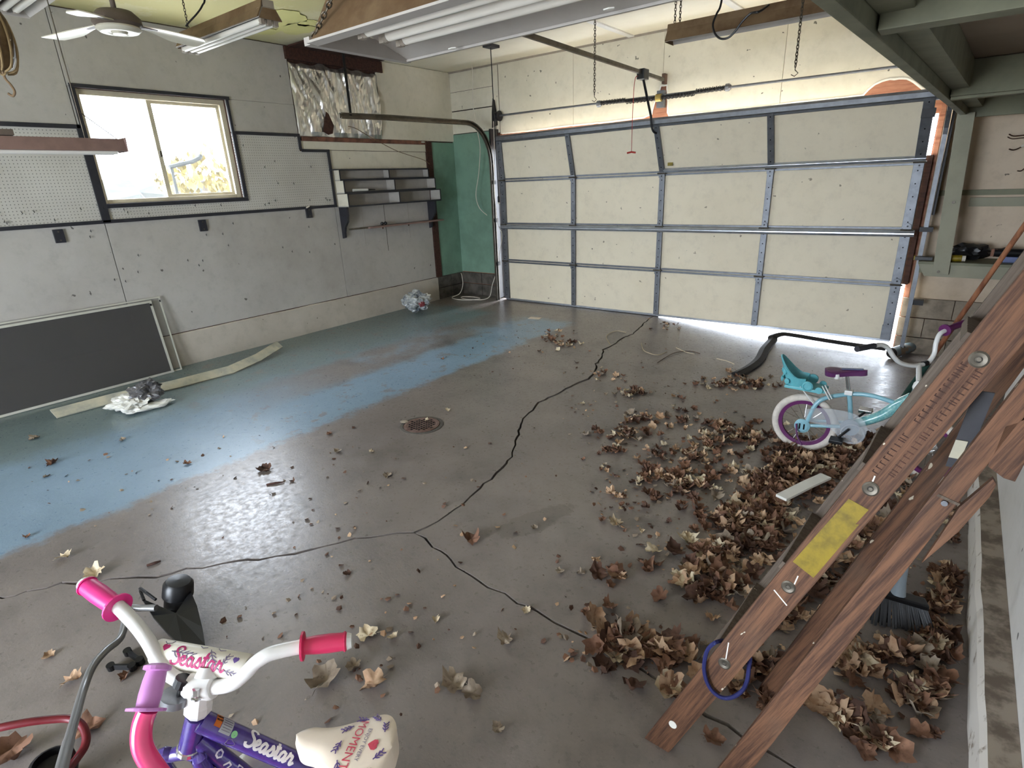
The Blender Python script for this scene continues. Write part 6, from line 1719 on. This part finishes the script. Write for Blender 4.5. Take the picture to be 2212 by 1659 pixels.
ZL = {'foot': ('dry leaf in the heap on the crack by the ladder foot', 'leaf heap at the ladder foot'),
      'drift': ('dry leaf in the broad drift left of the ladder', 'leaf drift left of the ladder'),
      'bike': ('dry leaf in the thick drift by the small aqua bicycle', 'leaf drift by the small bicycle'),
      'far': ('dry leaf in the thin scatter between the far crack and the garage door', 'thin far scatter of leaves'),
      'curb': ('dry leaf in the litter between the ladder and the curb', 'leaf litter by the curb'),
      'gap': ('dry leaf lying on the floor under the leaning ladder', 'leaves under the ladder'),
      'mid': ('dry leaf in the loose patch beside the damp stain', 'loose leaves by the damp stain')}
CL = [  # px, py, rx, ry, n, zone, size, depth of the pile
 (1450, 1040, 70, 28, 26, 'drift', .095, .03), (1530, 960, 60, 30, 14, 'drift', .08, .02), (1665, 1040, 95, 45, 55, 'drift', .105, .06), (1600, 1120, 105, 40, 42, 'drift', .105, .05), (1560, 1195, 75, 35, 26, 'drift', .11, .04), (1640, 1160, 60, 40, 22, 'drift', .105, .05), (1545, 1270, 60, 32, 18, 'drift', .12, .04),
 (1740, 1010, 80, 40, 34, 'bike', .10, .06), (1830, 980, 75, 40, 40, 'bike', .10, .07), (1720, 965, 45, 18, 14, 'bike', .09, .04), (1600, 945, 60, 22, 18, 'bike', .09, .03), (1560, 920, 45, 14, 10, 'bike', .08, .02), (1870, 1060, 60, 55, 30, 'bike', .105, .07),
 (1345, 1390, 45, 50, 26, 'foot', .135, .09), (1430, 1410, 70, 28, 20, 'foot', .125, .05), (1325, 1245, 35, 20, 7, 'foot', .11, .02), (1395, 1225, 20, 10, 3, 'foot', .10, .01), (1445, 1490, 20, 25, 5, 'foot', .12, .02), (1310, 1450, 15, 12, 2, 'foot', .09, .01),
 (1375, 850, 40, 10, 9, 'far', .08, .01), (1390, 905, 45, 14, 10, 'far', .09, .01), (1360, 938, 55, 14, 12, 'far', .095, .02), (1330, 972, 20, 8, 5, 'far', .09, .01), (1225, 742, 35, 14, 9, 'far', .08, .01), (1190, 729, 25, 8, 6, 'far', .08, .01), (1560, 828, 50, 14, 16, 'far', .08, .02), (1640, 828, 40, 12, 12, 'far', .08, .02), (1300, 812, 45, 16, 6, 'far', .07, .01), (1440, 700, 50, 16, 6, 'far', .06, .01), (1480, 905, 40, 30, 8, 'far', .07, .01), (1500, 985, 40, 20, 8, 'far', .08, .01), (1420, 985, 30, 25, 6, 'far', .07, .01),
 (1700, 1330, 45, 40, 16, 'gap', .12, .04), (1770, 1260, 45, 40, 18, 'gap', .12, .04), (1640, 1440, 35, 30, 9, 'gap', .12, .03), (1850, 1170, 50, 45, 18, 'gap', .11, .05), (1960, 1060, 40, 50, 14, 'gap', .11, .06), (1590, 1490, 20, 25, 4, 'gap', .12, .02), (1655, 1530, 14, 16, 3, 'gap', .11, .02),
 (2050, 1240, 30, 30, 14, 'curb', .11, .03), (2035, 1310, 40, 35, 18, 'curb', .12, .04), (2025, 1390, 45, 35, 16, 'curb', .12, .04), (1930, 1420, 75, 30, 18, 'curb', .125, .04), (1855, 1420, 40, 30, 9, 'curb', .13, .04), (1985, 1490, 75, 35, 16, 'curb', .13, .03), (1845, 1550, 45, 25, 7, 'curb', .135, .04), (1885, 1605, 55, 25, 7, 'curb', .13, .03), (2010, 1585, 30, 12, 2, 'curb', .11, .01), (2070, 1170, 20, 35, 12, 'curb', .11, .04), (2065, 1110, 18, 30, 10, 'curb', .11, .05),
 (1350, 1090, 60, 45, 5, 'mid', .05, .0), (1300, 1010, 60, 40, 4, 'mid', .04, .0)]
items = []
for (px, py, rx, ry, n, zn, sz, dp) in CL:
    for i in range(int(n * (1.9 if zn == 'curb' else 1.25 if zn == 'foot' else 1.7 if zn == 'gap' else 3.0))):
        a = random.uniform(0, math.tau); r = min(2.1, abs(random.gauss(0, .85)))
        p = fl(px + rx * r * math.cos(a), py + ry * r * math.sin(a))
        if p.x > .26 or p.y > 6.3: continue
        p.z += .002 + .6 * dp * max(0, 1 - r) * random.random()
        s_ = sz * random.uniform(.36, .84) * (.85 if zn == 'curb' else 1)
        items.append((s_ / (p - CAM).length, p, s_, random.randrange(10), random.choices([0, 1, 2, 3, 4], [3, 5, 3, 1.2, 1.2] if zn != 'far' else [2, 3, 2, 2, 1])[0], random.uniform(0, 6.28), random.gauss(0, .30), random.gauss(0, .30), zn))
items.sort(key=lambda t_: -t_[0])
NIND = 255
for it in items[:NIND]:
    _, p, s_, k, mi, rz, tx, ty, zn = it
    add_leaf(p + V((0, 0, .18 * s_ * (abs(tx) + abs(ty)) * .5)), s_, k, mi, rz, tx, ty, ('tan', 'brown', 'dark brown', 'grey', 'pale')[mi] + ' ' + ZL[zn][0], ('tan', 'brown', 'dark brown', 'grey', 'pale')[mi] + ' ' + ZL[zn][1])
rest = {}
from mathutils import Euler
for it in items[NIND:]:
    _, p, s_, k, mi, rz, tx, ty, zn = it
    rest.setdefault(mi, MB()); m4 = Matrix.Translation(p) @ Euler((tx, ty, rz)).to_matrix().to_4x4() @ Matrix.Scale(s_, 4)
    rest[mi].add([m4 @ V(v) for v in LV[k][0]], LV[k][1])
# crushed crumbs everywhere
random.seed(5)
for (px, py, rx, ry, n) in ((1600, 1060, 330, 160, 420), (1950, 1380, 130, 180, 150), (1400, 900, 200, 90, 110), (1350, 1400, 150, 60, 70), (1100, 1150, 500, 250, 110), (500, 1050, 480, 120, 60), (1200, 760, 250, 60, 70), (700, 1420, 350, 160, 60), (1760, 1330, 140, 200, 120)):
    for i in range(n):
        a = random.uniform(0, math.tau); r = math.sqrt(random.random()); p = fl(px + rx * r * math.cos(a), py + ry * r * math.sin(a), .002)
        if p.x > .27 or p.x < -5.9 or p.y > 6.35: continue
        s_ = random.uniform(.008, .03); mi = random.choice([0, 1, 2, 3]); rest.setdefault(mi, MB())
        m4 = Matrix.Translation(p) @ Euler((random.gauss(0, .3), random.gauss(0, .3), random.uniform(0, 6))).to_matrix().to_4x4() @ Matrix.Scale(s_, 4)
        rest[mi].add([m4 @ V(v) for v in ((-.5, -.3, 0), (.1, -.45, .1), (.55, 0, .25), (.2, .4, .1), (-.4, .3, .2))], [(0, 1, 2, 3, 4)])
for mi, mb in rest.items():
    o = mb.build('leaf_litter', M['leaf%d' % mi], kind='stuff'); o['label'] = ['tan', 'brown', 'dark brown', 'grey', 'pale'][mi] + ' crushed leaf litter and small leaves strewn over the floor'; o['category'] = 'leaves'

# ------------------------------------------------------------------ outdoors
ext = MB().box(-40, 30, YD + .05, 40, -.4, -.13).add([], []).build('ground_1', M['gravel'], kind='structure')
MB().box(-40, XL - .2, -20, YD + .05, -.4, -.13).build('ground_2', M['gravel'], kind='structure')
MB().box(-6.3, 1, -20, -3.75, -.4, -.02).build('ground_3', M['gravel'], kind='structure')

for k in range(5):
    y = 1.6 + k * 1.1
    tag(lump((-30 + random.uniform(-2, 2), y * 2.2 + 4, .9), 1.6, 2.2, 1.2 + .5 * random.random(), .3, k * 2.1, 2).build('distant_shrub', M['hedge']), 'dark distant shrub in the row seen through the window', 'shrub', 'shrub row outside the window')
bp = hit(440, 392, 0, -11)
t = thing('yellow_bush', 'bush with yellow autumn leaves outside the right window pane', 'bush', (bp.x, bp.y, -.13))
MB().tube([(bp.x, bp.y, -.13), (bp.x, bp.y, bp.z)], .05, 8).build('stem', M['trunk'], t)
mb = MB(); random.seed(2)
for k in range(420):
    a = random.uniform(0, 6.28); r = random.random() ** .5; c = V((bp.x + r * .9 * math.cos(a), bp.y + r * .75 * math.sin(a), bp.z + random.uniform(-.75, .65) * (1.15 - r)))
    q = Euler((random.uniform(0, 6), random.uniform(0, 6), 0)).to_matrix(); sz = random.uniform(.05, .11)
    mb.add([c + q @ V(v) * sz for v in ((-1, 0, 0), (0, -.6, 0), (1, 0, .1), (0, .6, 0))], [(0, 1, 2, 3)])
mb.build('foliage', M['yellow_leaf'], t, kind='stuff')
t = thing('hand_rail', 'dark bent rail outside the right window pane, above the yellow bush', 'rail', hit(366, 361, 0, -9))
MB().tube([hit(366, 361, 0, -9), hit(385, 356, 0, -9), hit(415, 349, 0, -9), hit(431, 341, 0, -9), hit(434, 335, 0, -9)], .03, 6).build('rail', M['hedge'], t)
MB().tube([hit(370, 360, 0, -9), (-9, hit(370, 360, 0, -9).y, -.13)], .02, 6).build('rail_post', M['hedge'], t)

for i, (pts, lab) in enumerate((([(1318, 745), (1310, 728), (1330, 716), (1352, 720)], 'thin pale stalk curling beside the far end of the long crack'), ([(1385, 742), (1392, 760), (1420, 768), (1440, 762)], 'thin pale stalk on the floor right of the far crack'), ([(1460, 752), (1480, 762), (1500, 766)], 'short straight stalk on the floor below the garage door gap'), ([(1548, 776), (1570, 782), (1586, 788)], 'short pale stalk left of the trailing rubber strip'), ([(1420, 785), (1455, 765), (1490, 760), (1512, 766)], 'long bent twig on the floor in front of the garage door'))):
    tag(MB().tube(spline([fl(a, b, .006 + .004 * (k % 2)) for k, (a, b) in enumerate(pts)], 5), .0035, 5).build('stalk', M['leaf%d' % (4 if i < 4 else 2)]), lab, 'stalk')
